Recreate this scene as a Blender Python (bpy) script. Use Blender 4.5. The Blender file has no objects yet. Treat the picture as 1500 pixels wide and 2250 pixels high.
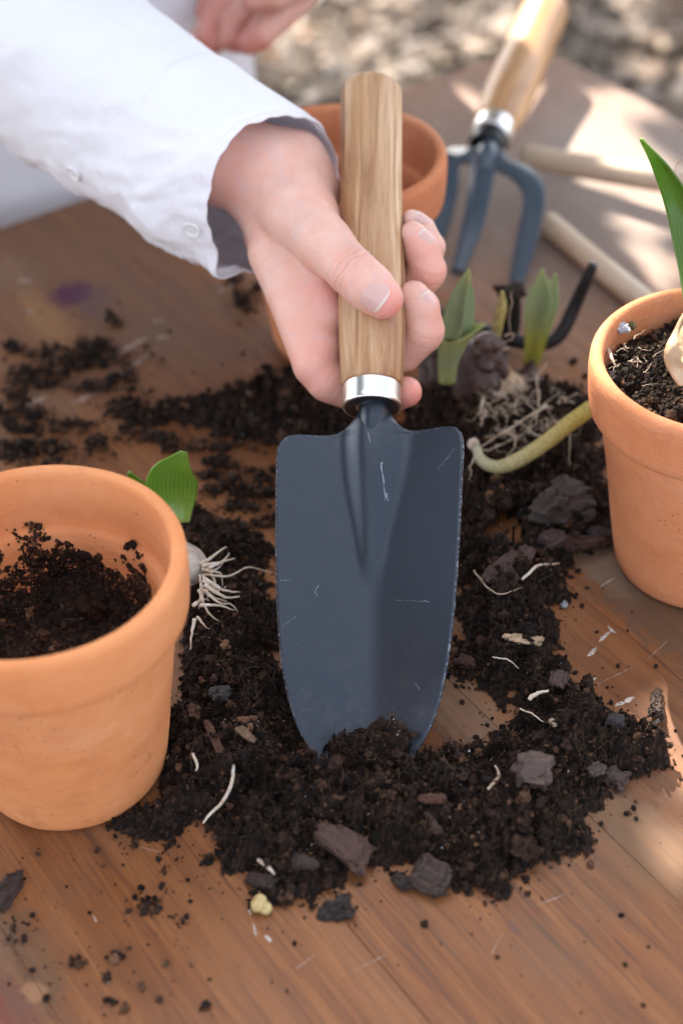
import bpy, math, random
import numpy as np
from mathutils import Matrix, Vector

# ------------------------------------------------------------------ camera
SC = bpy.context.scene
F, PITCH, CAMH, ROLL = 3527.0, 0.707, 46.63, 0.042      # focal length in photo pixels, radians, centimetres
CP, SP, CR, SR = math.cos(PITCH), math.sin(PITCH), math.cos(ROLL), math.sin(ROLL)
CAM = np.array([0.0, 0.0, CAMH])
FWD = np.array([0.0, CP, -SP])
RIGHT = np.array([CR, -SR * SP, -SR * CP])
UP = np.array([SR, CR * SP, CR * CP])
cam = bpy.data.cameras.new('camera')
cam.sensor_fit = 'HORIZONTAL'
cam.sensor_width = 24.0
cam.lens = 24.0 * F / 1500.0
cam.clip_start = 0.02
cam.clip_end = 200.0
cam.dof.use_dof = True
cam.dof.focus_distance = 0.62
cam.dof.aperture_fstop = 5.4
cam.dof.aperture_blades = 0
cam_ob = bpy.data.objects.new('camera', cam)
SC.collection.objects.link(cam_ob)
m = Matrix.Identity(4)
for i in range(3):
    m[i][0], m[i][1], m[i][2], m[i][3] = RIGHT[i], UP[i], -FWD[i], CAM[i] * 0.01
cam_ob.matrix_world = m
SC.camera = cam_ob

# ------------------------------------------------------------------ light
SUN_DIR = np.array([-0.19, 0.73, 0.66]); SUN_DIR /= np.linalg.norm(SUN_DIR)     # towards the sun
SUN_EL = math.asin(SUN_DIR[2]); SUN_AZ = math.atan2(SUN_DIR[0], SUN_DIR[1])
world = bpy.data.worlds.new('World'); SC.world = world; world.use_nodes = True
nt = world.node_tree
bg = nt.nodes['Background']
sky = nt.nodes.new('ShaderNodeTexSky'); sky.sky_type = 'NISHITA'; sky.sun_disc = False
sky.sun_elevation = SUN_EL; sky.sun_rotation = SUN_AZ
sky.air_density = 0.7; sky.dust_density = 3.0; sky.ozone_density = 1.0
hs = nt.nodes.new('ShaderNodeHueSaturation'); hs.inputs['Saturation'].default_value = 0.40
nt.links.new(sky.outputs[0], hs.inputs['Color']); nt.links.new(hs.outputs[0], bg.inputs['Color'])
bg.inputs['Strength'].default_value = 0.15
sun = bpy.data.lights.new('sun', 'SUN'); sun.energy = 3.2; sun.angle = math.radians(0.53); sun.color = (1.0, 0.92, 0.80)
sun_ob = bpy.data.objects.new('sun', sun); SC.collection.objects.link(sun_ob)
sun_ob.rotation_euler = Vector(SUN_DIR).to_track_quat('Z', 'Y').to_euler()
vs = SC.view_settings
vs.view_transform = 'Standard'; vs.look = 'None'; vs.exposure = 2.36; vs.gamma = 1.0; vs.use_curve_mapping = False
SC.render.engine = 'CYCLES'
SC.cycles.use_denoising = True
SC.cycles.max_bounces = 6; SC.cycles.diffuse_bounces = 3; SC.cycles.glossy_bounces = 3
SC.cycles.caustics_reflective = False; SC.cycles.caustics_refractive = False
SC.cycles.sample_clamp_indirect = 6.0

rng = np.random.default_rng(7)
random.seed(7)
COL = SC.collection

# ------------------------------------------------------------------ picture point -> place (centimetres)
def ray(px, py):
    return FWD + (px - 750.0) / F * RIGHT + (1125.0 - py) / F * UP
def G(px, py, z=0.0):                     # the point at height z
    d = ray(px, py); return CAM + (z - CAMH) / d[2] * d
def Dp(px, py, dep):                      # the point at a distance along the view
    return CAM + dep * ray(px, py)
def depth(p):
    return float((np.asarray(p) - CAM) @ FWD)

# ------------------------------------------------------------------ object helpers
U = 0.01
ORG = {}
def tag(o, label=None, cat=None, group=None, kind=None):
    if label: o['label'] = label
    if cat: o['category'] = cat
    if group: o['group'] = group
    if kind: o['kind'] = kind
    return o
def thing(name, label, cat, origin, rot=None, group=None):
    o = bpy.data.objects.new(name, None); COL.objects.link(o)
    o.empty_display_size = 0.02
    M = Matrix.Identity(4)
    if rot is not None:
        for i in range(3):
            for j in range(3): M[i][j] = rot[i][j]
    for i in range(3): M[i][3] = origin[i] * U
    o.matrix_world = M
    ORG[o.name] = np.zeros(3) if rot is not None else np.array(origin, float)
    return tag(o, label, cat, group)
def mesh_obj(name, V, Fc, mat, parent=None, smooth=True, origin=None, col=None, mats=None, midx=None):
    """one mesh object; V in centimetres, Fc = list or arrays of faces"""
    V = np.asarray(V, float)
    org = ORG[parent.name] if parent is not None else (np.array(origin, float) if origin is not None else np.array([V[:, 0].mean(), V[:, 1].mean(), V[:, 2].min()]))
    me = bpy.data.meshes.new(name)
    co = (V - org) * U
    if isinstance(Fc, np.ndarray):
        n, k = Fc.shape
        me.vertices.add(len(co)); me.vertices.foreach_set('co', co.astype(np.float32).ravel())
        me.loops.add(n * k); me.loops.foreach_set('vertex_index', Fc.astype(np.int32).ravel())
        me.polygons.add(n); me.polygons.foreach_set('loop_start', np.arange(0, n * k, k, dtype=np.int32))
        me.polygons.foreach_set('loop_total', np.full(n, k, dtype=np.int32))
        me.update(calc_edges=True)
    else:
        me.from_pydata(co.tolist(), [], [tuple(int(q) for q in f) for f in Fc]); me.update()
    me.validate()
    me.polygons.foreach_set('use_smooth', np.full(len(me.polygons), bool(smooth)))
    if col is not None:
        a = me.color_attributes.new('Col', 'FLOAT_COLOR', 'POINT')
        c = np.ones((len(V), 4), np.float32); c[:, :3] = col
        a.data.foreach_set('color', c.ravel())
    for mm in (mats or [mat]): me.materials.append(mm)
    if midx is not None: me.polygons.foreach_set('material_index', np.asarray(midx, np.int32))
    o = bpy.data.objects.new(name, me); COL.objects.link(o)
    if parent is not None:
        o.parent = parent; ORG[o.name] = org
    else:
        o.location = org * U; ORG[o.name] = org
    return o
def solidify(o, t, offset=-1.0):
    md = o.modifiers.new('thickness', 'SOLIDIFY'); md.thickness = t * U; md.offset = offset; return o
def subsurf(o, n=1):
    md = o.modifiers.new('smooth', 'SUBSURF'); md.levels = n; md.render_levels = n; return o
def bevel(o, w, seg=2):
    md = o.modifiers.new('bevel', 'BEVEL'); md.width = w * U; md.segments = seg; md.limit_method = 'ANGLE'; return o

# ------------------------------------------------------------------ noise
def _hash(i, j, k, s):
    n = (i.astype(np.int64) * 374761393 + j.astype(np.int64) * 668265263 + k.astype(np.int64) * 2147483647 + s * 974711) & 0xFFFFFFFF
    n = ((n ^ (n >> 13)) * 1274126177) & 0xFFFFFFFF
    n = ((n ^ (n >> 16)) * 2246822519) & 0xFFFFFFFF
    return ((n ^ (n >> 15)) & 0xFFFFFF) / float(0xFFFFFF)
def vnoise(P, s=0):
    P = np.asarray(P, float); b = np.floor(P); f = P - b; f = f * f * f * (f * (f * 6 - 15) + 10); b = b.astype(np.int64)
    r = 0
    for dx in (0, 1):
        wx = f[..., 0] if dx else 1 - f[..., 0]
        for dy in (0, 1):
            wy = f[..., 1] if dy else 1 - f[..., 1]
            for dz in (0, 1):
                wz = f[..., 2] if dz else 1 - f[..., 2]
                r = r + wx * wy * wz * _hash(b[..., 0] + dx, b[..., 1] + dy, b[..., 2] + dz, s)
    return r * 2 - 1
def fbm(P, s=0, o=4, gain=0.5):
    P = np.asarray(P, float); a, r = 1.0, 0.0
    for q in range(o):
        r = r + a * vnoise(P * 2 ** q, s + q * 17); a *= gain
    return r
def sstep(a, b, x):
    t = np.clip((x - a) / (b - a), 0, 1); return t * t * (3 - 2 * t)

# ------------------------------------------------------------------ shapes (vertices, faces) in centimetres
def lathe(prof, n=64, closed=False):
    prof = np.asarray(prof, float); k = len(prof)
    th = np.linspace(0, 2 * math.pi, n, endpoint=False)
    V = np.stack([prof[:, 0][:, None] * np.cos(th), prof[:, 0][:, None] * np.sin(th), np.repeat(prof[:, 1][:, None], n, 1)], -1).reshape(-1, 3)
    i = np.arange(k - 1)[:, None]; j = np.arange(n)[None]; j2 = (j + 1) % n
    Fc = np.stack([i * n + j, i * n + j2, (i + 1) * n + j2, (i + 1) * n + j], -1).reshape(-1, 4)
    return V, Fc
def crom(P, n):
    P = np.asarray(P, float); k = len(P)
    Q = np.concatenate([(2 * P[0] - P[1])[None], P, (2 * P[-1] - P[-2])[None]])
    t = np.linspace(0, k - 1 - 1e-9, n); i = t.astype(int); f = (t - i)
    f = f.reshape((-1,) + (1,) * (P.ndim - 1))
    a, b, c, d = Q[i], Q[i + 1], Q[i + 2], Q[i + 3]
    return 0.5 * (2 * b + (c - a) * f + (2 * a - 5 * b + 4 * c - d) * f * f + (3 * b - a - 3 * c + d) * f ** 3)
def frames(path):
    T = np.gradient(path, axis=0); T /= np.linalg.norm(T, axis=1)[:, None] + 1e-12
    N = np.zeros_like(T)
    a = np.array([0, 0, 1.0]) if abs(T[0][2]) < .9 else np.array([1.0, 0, 0])
    n = np.cross(T[0], a); n /= np.linalg.norm(n)
    for i in range(len(path)):
        n = n - T[i] * (n @ T[i]); n /= np.linalg.norm(n) + 1e-12; N[i] = n
    return T, N, np.cross(T, N)
def tube(path, rad, n=10, sx=1.0, cap=True):
    path = np.asarray(path, float); k = len(path); rad = np.broadcast_to(np.asarray(rad, float), (k,))
    T, N, B = frames(path)
    th = np.linspace(0, 2 * math.pi, n, endpoint=False)
    V = (path[:, None] + rad[:, None, None] * (np.cos(th)[None, :, None] * N[:, None] * sx + np.sin(th)[None, :, None] * B[:, None])).reshape(-1, 3)
    i = np.arange(k - 1)[:, None]; j = np.arange(n)[None]; j2 = (j + 1) % n
    Fc = np.stack([i * n + j, i * n + j2, (i + 1) * n + j2, (i + 1) * n + j], -1).reshape(-1, 4)
    Fl = Fc
    if cap:
        V = np.vstack([V, path[0], path[-1]]); a, b = k * n, k * n + 1
        jj = np.arange(n); j2 = (jj + 1) % n
        c0 = np.stack([np.full(n, a), j2, jj, jj], -1); c1 = np.stack([np.full(n, b), (k - 1) * n + jj, (k - 1) * n + j2, (k - 1) * n + j2], -1)
        Fl = [tuple(f) for f in Fc] + [tuple(f[:3]) for f in c0] + [tuple(f[:3]) for f in c1]
    return V, Fl
def merge(parts):
    Vs, Fs, o = [], [], 0
    for V, Fc in parts:
        Vs.append(V); Fs += [tuple(int(q) + o for q in f) for f in Fc]; o += len(V)
    return np.vstack(Vs), Fs
def grid_faces(nu, nv, wrap=False):
    i = np.arange(nv - 1)[:, None]; j = np.arange(nu if wrap else nu - 1)[None]; j2 = (j + 1) % nu
    return np.stack([i * nu + j, i * nu + j2, (i + 1) * nu + j2, (i + 1) * nu + j], -1).reshape(-1, 4)
def icosphere(sub):
    t = (1 + 5 ** .5) / 2
    V = [(-1, t, 0), (1, t, 0), (-1, -t, 0), (1, -t, 0), (0, -1, t), (0, 1, t), (0, -1, -t), (0, 1, -t), (t, 0, -1), (t, 0, 1), (-t, 0, -1), (-t, 0, 1)]
    Fc = [(0, 11, 5), (0, 5, 1), (0, 1, 7), (0, 7, 10), (0, 10, 11), (1, 5, 9), (5, 11, 4), (11, 10, 2), (10, 7, 6), (7, 1, 8), (3, 9, 4), (3, 4, 2), (3, 2, 6), (3, 6, 8), (3, 8, 9), (4, 9, 5), (2, 4, 11), (6, 2, 10), (8, 6, 7), (9, 8, 1)]
    V = [np.array(v, float) / np.linalg.norm(v) for v in V]
    for _ in range(sub):
        c = {}; nf = []
        def mid(a, b):
            k = (min(a, b), max(a, b))
            if k not in c:
                q = V[a] + V[b]; V.append(q / np.linalg.norm(q)); c[k] = len(V) - 1
            return c[k]
        for a, b, d in Fc:
            x, y, z = mid(a, b), mid(b, d), mid(d, a); nf += [(a, x, z), (b, y, x), (d, z, y), (x, y, z)]
        Fc = nf
    return np.array(V), np.array(Fc)
def rand_rot(n):
    q = rng.normal(size=(n, 4)); q /= np.linalg.norm(q, axis=1)[:, None]; w, x, y, z = q.T
    return np.stack([np.stack([1 - 2 * (y * y + z * z), 2 * (x * y - z * w), 2 * (x * z + y * w)], -1),
                     np.stack([2 * (x * y + z * w), 1 - 2 * (x * x + z * z), 2 * (y * z - x * w)], -1),
                     np.stack([2 * (x * z - y * w), 2 * (y * z + x * w), 1 - 2 * (x * x + y * y)], -1)], -2)
ICO = {s: icosphere(s) for s in range(0, 5)}
def scatter(pos, size, sub=0, jag=0.35, squash=(1, 1, 1), variants=8):
    """many small lumps as one (vertices, triangles, owner) set"""
    V0, F0 = ICO[sub]; n = len(pos)
    var = np.stack([V0 * (1 + jag * (rng.random((len(V0), 1)) * 2 - 1)) for _ in range(variants)])
    if sub >= 1:
        var = np.stack([V0 * (1 + jag * fbm(V0 * 1.7 + 10 * q, q, 3)[:, None]) for q in range(variants)])
    sh = var[rng.integers(0, variants, n)] * (np.asarray(squash) * rng.uniform(.65, 1.25, (n, 3)))[:, None]
    V = np.einsum('nij,nkj->nki', rand_rot(n), sh) * np.asarray(size)[:, None, None] + np.asarray(pos)[:, None]
    Fc = (F0[None] + (np.arange(n) * len(V0))[:, None, None]).reshape(-1, 3)
    return V.reshape(-1, 3), Fc, np.repeat(np.arange(n), len(V0))

# ------------------------------------------------------------------ implicit bodies (one continuous surface)
def smin(a, b, k):
    if k <= 0: return np.minimum(a, b)
    h = np.clip(.5 + .5 * (b - a) / k, 0, 1); return b * (1 - h) + a * h - k * h * (1 - h)
def rcone(P, a, b, ra, rb):
    a = np.asarray(a, np.float32); b = np.asarray(b, np.float32)
    ab = b - a; L2 = float(ab @ ab); t = np.clip(((P - a) @ ab) / L2, 0, 1)
    q = P - a - t[..., None] * ab
    return np.sqrt((q * q).sum(-1)) - (ra + (rb - ra) * t)
def ellips(P, c, r, R=None):
    q = P - np.asarray(c, np.float32)
    if R is not None: q = q @ np.asarray(R, np.float32).T
    r = np.asarray(r, np.float32); k0 = np.sqrt(((q / r) ** 2).sum(-1)); k1 = np.sqrt(((q / (r * r)) ** 2).sum(-1)) + 1e-6
    return k0 * (k0 - 1) / k1
def surface_net(fn, lo, hi, h, slack=.15):
    lo = np.asarray(lo, float); n = np.ceil((np.asarray(hi) - lo) / h).astype(int) + 1
    S = np.empty(n, np.float32)
    Bk = 8; nb = (n + Bk - 1) // Bk
    ci = np.stack(np.meshgrid(*[np.arange(q) for q in nb], indexing='ij'), -1).reshape(-1, 3)
    cc = (lo + (ci * Bk + (Bk - 1) / 2) * h).astype(np.float32)
    cd = np.concatenate([fn(cc[i:i + 200000]) for i in range(0, len(cc), 200000)])
    S[:] = np.repeat(np.repeat(np.repeat(cd.reshape(nb), Bk, 0), Bk, 1), Bk, 2)[:n[0], :n[1], :n[2]]
    near = ci[np.abs(cd) < Bk * h * .95 + slack]
    off = np.stack(np.meshgrid(*[np.arange(Bk)] * 3, indexing='ij'), -1).reshape(-1, 3)
    for i in range(0, len(near), 1500):
        g = (near[i:i + 1500, None] * Bk + off[None]).reshape(-1, 3); g = g[(g < n).all(1)]
        S[tuple(g.T)] = fn((lo + g * h).astype(np.float32))
    ins = S < 0
    c = n - 1
    cnt = np.zeros(c, np.int8); acc = np.zeros(tuple(c) + (3,), np.float32); ne = np.zeros(c, np.float32)
    for d in [(x, y, z) for x in (0, 1) for y in (0, 1) for z in (0, 1)]:
        cnt += ins[d[0]:d[0] + c[0], d[1]:d[1] + c[1], d[2]:d[2] + c[2]]
    act = (cnt > 0) & (cnt < 8)
    I = np.argwhere(act)
    acc = np.zeros((len(I), 3)); ne = np.zeros(len(I))
    for axd in range(3):
        o1, o2 = [q for q in range(3) if q != axd]
        for e in [(0, 0), (0, 1), (1, 0), (1, 1)]:
            p = I.copy(); p[:, o1] += e[0]; p[:, o2] += e[1]; q = p.copy(); q[:, axd] += 1
            a = S[tuple(p.T)]; b = S[tuple(q.T)]; ok = (a < 0) != (b < 0)
            t = np.where(ok, a / np.where(ok, a - b, 1), 0)
            pt = p.astype(float); pt[:, axd] += t
            acc += np.where(ok[:, None], pt, 0); ne += ok
    V = acc / ne[:, None] * h + lo
    idx = -np.ones(c, np.int64); idx[tuple(I.T)] = np.arange(len(I))
    Fs = []
    for axd in range(3):
        o1, o2 = (axd + 1) % 3, (axd + 2) % 3
        sl0 = [slice(None)] * 3; sl1 = [slice(None)] * 3; sl0[axd] = slice(0, -1); sl1[axd] = slice(1, None)
        s0, s1 = ins[tuple(sl0)], ins[tuple(sl1)]
        E = np.argwhere(s0 != s1)
        E = E[(E[:, o1] > 0) & (E[:, o2] > 0) & (E[:, o1] < c[o1]) & (E[:, o2] < c[o2])]
        fl = s0[tuple(E.T)]
        def cell(a, b):
            q = E.copy(); q[:, o1] -= a; q[:, o2] -= b; return idx[tuple(q.T)]
        qd = np.stack([cell(1, 1), cell(0, 1), cell(0, 0), cell(1, 0)], -1)
        qd[~fl] = qd[~fl][:, ::-1]
        Fs.append(qd[(qd >= 0).all(1)])
    return V, np.vstack(Fs)

# ------------------------------------------------------------------ material helpers
class NT:
    def __init__(s, name):
        s.m = bpy.data.materials.new(name); s.m.use_nodes = True; s.t = s.m.node_tree
        s.b = s.t.nodes['Principled BSDF']
    def n(s, ty, **kw):
        nd = s.t.nodes.new(ty)
        for k, v in kw.items():
            if k.startswith('i_'): nd.inputs[k[2:].replace('_', ' ')].default_value = v
            else: setattr(nd, k, v)
        return nd
    def l(s, a, b): s.t.links.new(a, b)
    def val(s, x):
        return x
    def coords(s, scale=(1, 1, 1), obj=None, rot=(0, 0, 0), kind='Object', loc=(0, 0, 0)):
        tc = s.n('ShaderNodeTexCoord'); mp = s.n('ShaderNodeMapping')
        if obj is not None: tc.object = obj
        mp.inputs['Scale'].default_value = scale; mp.inputs['Rotation'].default_value = rot; mp.inputs['Location'].default_value = loc
        s.l(tc.outputs[kind], mp.inputs['Vector']); return mp.outputs[0]
    def noise(s, vec, scale=5, detail=4, rough=.55, dist=0.0, out='Fac'):
        nd = s.n('ShaderNodeTexNoise'); nd.inputs['Scale'].default_value = scale; nd.inputs['Detail'].default_value = detail
        nd.inputs['Roughness'].default_value = rough; nd.inputs['Distortion'].default_value = dist
        if vec is not None: s.l(vec, nd.inputs['Vector'])
        return nd.outputs[out]
    def ramp(s, fac, stops, interp='LINEAR'):
        r = s.n('ShaderNodeValToRGB'); r.color_ramp.interpolation = interp
        e = r.color_ramp.elements
        while len(e) < len(stops): e.new(.5)
        for el, (p, c) in zip(e, stops):
            el.position = p; el.color = (c, c, c, 1) if isinstance(c, (int, float)) else tuple(c) + (1,)
        s.l(fac, r.inputs[0]); return r.outputs[0]
    def mix(s, fac, a, b, mode='MIX'):
        nd = s.n('ShaderNodeMix'); nd.data_type = 'RGBA'; nd.blend_type = mode; nd.clamp_factor = True
        for sock, v in ((nd.inputs[0], fac), (nd.inputs[6], a), (nd.inputs[7], b)):
            if hasattr(v, 'is_output') or isinstance(v, bpy.types.NodeSocket): s.l(v, sock)
            elif isinstance(v, (tuple, list)): sock.default_value = tuple(v)[:3] + (1,)
            else: sock.default_value = v
        return nd.outputs[2]
    def math(s, op, a, b=None, c=None, clamp=False):
        nd = s.n('ShaderNodeMath', operation=op); nd.use_clamp = clamp
        for i, v in enumerate((a, b, c)):
            if v is None: continue
            if isinstance(v, bpy.types.NodeSocket): s.l(v, nd.inputs[i])
            else: nd.inputs[i].default_value = v
        return nd.outputs[0]
    def base(s, c):
        if isinstance(c, bpy.types.NodeSocket): s.l(c, s.b.inputs['Base Color'])
        else: s.b.inputs['Base Color'].default_value = tuple(c) + (1,)
    def set(s, **kw):
        for k, v in kw.items():
            sock = s.b.inputs[k.replace('_', ' ')]
            if isinstance(v, bpy.types.NodeSocket): s.l(v, sock)
            else: sock.default_value = v
    def bump(s, h, dist=0.001, strength=1.0, prev=None):
        nd = s.n('ShaderNodeBump'); nd.inputs['Distance'].default_value = dist; nd.inputs['Strength'].default_value = strength
        s.l(h, nd.inputs['Height'])
        if prev is not None: s.l(prev, nd.inputs['Normal'])
        s.l(nd.outputs[0], s.b.inputs['Normal']); return nd.outputs[0]
def translucent(nt_, colour, f=.3):
    tr = nt_.n('ShaderNodeBsdfTranslucent'); mx = nt_.n('ShaderNodeMixShader'); mx.inputs[0].default_value = f
    if isinstance(colour, bpy.types.NodeSocket): nt_.l(colour, tr.inputs[0])
    else: tr.inputs[0].default_value = tuple(colour) + (1,)
    nt_.l(nt_.b.outputs[0], mx.inputs[1]); nt_.l(tr.outputs[0], mx.inputs[2]); nt_.l(mx.outputs[0], nt_.t.nodes['Material Output'].inputs['Surface'])
def attr(nt_, name='Col'):
    a = nt_.n('ShaderNodeAttribute'); a.attribute_name = name; return a.outputs['Color']

# ================================================================== THE TABLE
ANG = math.radians(-57.0)
TU = np.array([math.cos(ANG), math.sin(ANG), 0]); TV = np.array([TU[1], -TU[0], 0])     # along the planks; across, away from the far corner
KORN = np.array([14.3, 102.3, 0.0])
def to_table(p):
    q = np.asarray(p, float) - KORN; return np.array([q @ TU, q @ TV])
table = thing('table', 'brown stained wooden table of glued planks, scratched and spotted with old paint', 'table', KORN,
              rot=np.stack([TU, TV, np.cross(TU, TV)], 1))
# TU x TV points down, so local z is flipped: table-local heights are negated
TZ = -1.0
def table_material():
    t = NT('stained_wood')
    v = t.coords(obj=table)
    oi = t.n('ShaderNodeObjectInfo')
    off = t.n('ShaderNodeVectorMath', operation='SCALE'); off.inputs[0].default_value = (3.1, 1.7, 5.3); t.l(oi.outputs['Random'], off.inputs['Scale'])
    ad = t.n('ShaderNodeVectorMath', operation='ADD'); t.l(v, ad.inputs[0]); t.l(off.outputs[0], ad.inputs[1])
    def mp(sc):
        q = t.n('ShaderNodeMapping'); q.inputs['Scale'].default_value = sc; t.l(ad.outputs[0], q.inputs[0]); return q.outputs[0]
    g1 = t.noise(mp((9, 130, 60)), 1.0, 5, .6, .6)
    g2 = t.noise(mp((22, 620, 200)), 1.0, 3, .6, .2)
    g3 = t.noise(mp((3, 26, 20)), 1.0, 3, .5, 1.2)
    c = t.ramp(g1, [(.25, (.100, .032, .010)), (.5, (.212, .076, .023)), (.72, (.315, .126, .039))])
    c = t.mix(t.ramp(g2, [(.50, 0.0), (.68, .8)]), c, (.085, .034, .020))
    pore = t.noise(mp((45, 1500, 300)), 1.0, 2, .5, .1)
    c = t.mix(t.ramp(pore, [(.60, 0.0), (.70, .75)]), c, (.060, .024, .014))
    warm = t.ramp(g3, [(.35, 0.0), (.7, .55)])
    c = t.mix(warm, c, (.265, .110, .042))
    # worn greyish places where the stain has gone
    gw = t.noise(v, 9.0, 4, .6, .4)
    gw2 = t.noise(mp((14, 70, 40)), 1.0, 3, .6)
    worn = t.math('MULTIPLY', t.ramp(gw, [(.50, 0.0), (.64, .8)]), t.ramp(gw2, [(.3, .35), (.7, 1.0)]))
    c = t.mix(worn, c, (.155, .098, .062))
    # each board its own tone
    tone = t.math('MULTIPLY_ADD', oi.outputs['Random'], .30, .84)
    tc = t.n('ShaderNodeCombineColor'); [t.l(tone, tc.inputs[i]) for i in range(3)]
    c = t.mix(1.0, c, tc.outputs[0], 'MULTIPLY')
    # stains, paint drips and scrapes with shapes of their own, plus one painted sky reflection
    edge = t.noise(v, 160.0, 3, .6)
    edge2 = t.noise(v, 700.0, 2, .6)
    def spot(px, py, rx, ry, rot, colr, stren, soft=.35, rag=.9, fine=False):
        nonlocal c
        q = to_table(G(px, py))
        m1 = t.n('ShaderNodeMapping'); m1.vector_type = 'TEXTURE'
        m1.inputs['Location'].default_value = (q[0] * U, q[1] * U, 0); m1.inputs['Rotation'].default_value = (0, 0, rot); m1.inputs['Scale'].default_value = (rx * U, ry * U, 1)
        t.l(v, m1.inputs[0])
        ln = t.n('ShaderNodeVectorMath', operation='LENGTH')
        sx = t.n('ShaderNodeVectorMath', operation='MULTIPLY'); sx.inputs[1].default_value = (1, 1, 0); t.l(m1.outputs[0], sx.inputs[0]); t.l(sx.outputs[0], ln.inputs[0])
        d = t.math('ADD', ln.outputs['Value'], t.math('MULTIPLY', t.math('SUBTRACT', edge2 if fine else edge, .5), rag * 2))
        mk = t.math('MULTIPLY', t.math('SUBTRACT', 1.0 + soft / 2, d), 1.0 / soft, clamp=True)
        mk = t.math('MULTIPLY', mk, stren, clamp=True)
        c = t.mix(mk, c, colr)
    spot(1340, 420, 14, 11, .3, (.265, .215, .185), .8, 1.1, .6)  # worn grey patch, with the sky's reflection also painted into its colour
    spot(180, 640, 9, 6, .3, (.16, .095, .062), .40, 1.0, .6)
    spot(100, 700, 3.0, .8, .1, (.30, .15, .055), .6, .8, .7)
    spot(160, 645, 1.1, 1.2, 0, (.07, .014, .045), .9, .5, .9)
    spot(210, 660, 1.7, .9, .6, (.10, .055, .055), .55, .7, 1.0)
    spot(25, 2215, 1.3, .9, 0, (.12, .02, .02), .7, .5, .8)
    spot(60, 2130, 2.4, 1.0, 0.2, (.11, .070, .040), .45, .6, .9)
    spot(75, 2180, .5, .35, 0, (.33, .17, .08), .7, .6, .9)
    spot(25, 600, 2.0, 1.3, 0, (.19, .12, .07), .5, .8, 1)
    spot(1420, 1860, 3.6, 1.2, 0, (.17, .105, .055), .4, .7, .9)
    spot(1440, 1330, 5.2, 1.7, 0.06, (.105, .072, .046), .75, .5, .8)
    spot(1010, 1560, 2.6, 1.2, 0.1, (.20, .13, .082), .55, .6, .8)
    spot(1330, 1250, 2.0, 1.0, 0, (.22, .15, .105), .5, .6, .8)
    spot(1125, 2040, .35, .18, 0, (.09, .05, .07), .35, .6, .8)
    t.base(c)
    rgh = t.math('ADD', t.math('MULTIPLY', g1, .18), t.math('MULTIPLY_ADD', worn, .15, .40))
    t.set(Roughness=rgh)
    t.set(**{'Specular IOR Level': .32})
    hgt = t.math('ADD', t.math('MULTIPLY', g2, .5), t.math('MULTIPLY', g1, .5))
    t.bump(t.math('SUBTRACT', hgt, t.math('MULTIPLY', pore, .6)), .0006, .5)
    return t.m
M_TABLE = table_material()
vb = [0, 8.2, 16.5, 24.8, 33.0, 40.4, 50.2, 60.0, 69.0, 78.5, 88.0]
for a, b in zip(vb[:-1], vb[1:]):
    g = .006
    x0, x1, y0, y1 = (0.0, 132.0, a + g, b - g)
    V = np.array([(x, y, z) for z in (0.0, 2.2) for x, y in ((x0, y0), (x1, y0), (x1, y1), (x0, y1))])
    Fc = [(0, 3, 2, 1), (4, 5, 6, 7), (0, 1, 5, 4), (1, 2, 6, 5), (2, 3, 7, 6), (3, 0, 4, 7)]
    Fc = [f[::-1] for f in Fc]
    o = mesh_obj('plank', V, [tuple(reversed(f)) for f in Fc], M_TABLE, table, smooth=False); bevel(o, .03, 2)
def local_box(x0, x1, y0, y1, z0, z1):
    V = np.array([(x, y, z) for z in (z0, z1) for x, y in ((x0, y0), (x1, y0), (x1, y1), (x0, y1))])
    return V, [(0, 3, 2, 1), (4, 5, 6, 7), (0, 1, 5, 4), (1, 2, 6, 5), (2, 3, 7, 6), (3, 0, 4, 7)]
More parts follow.
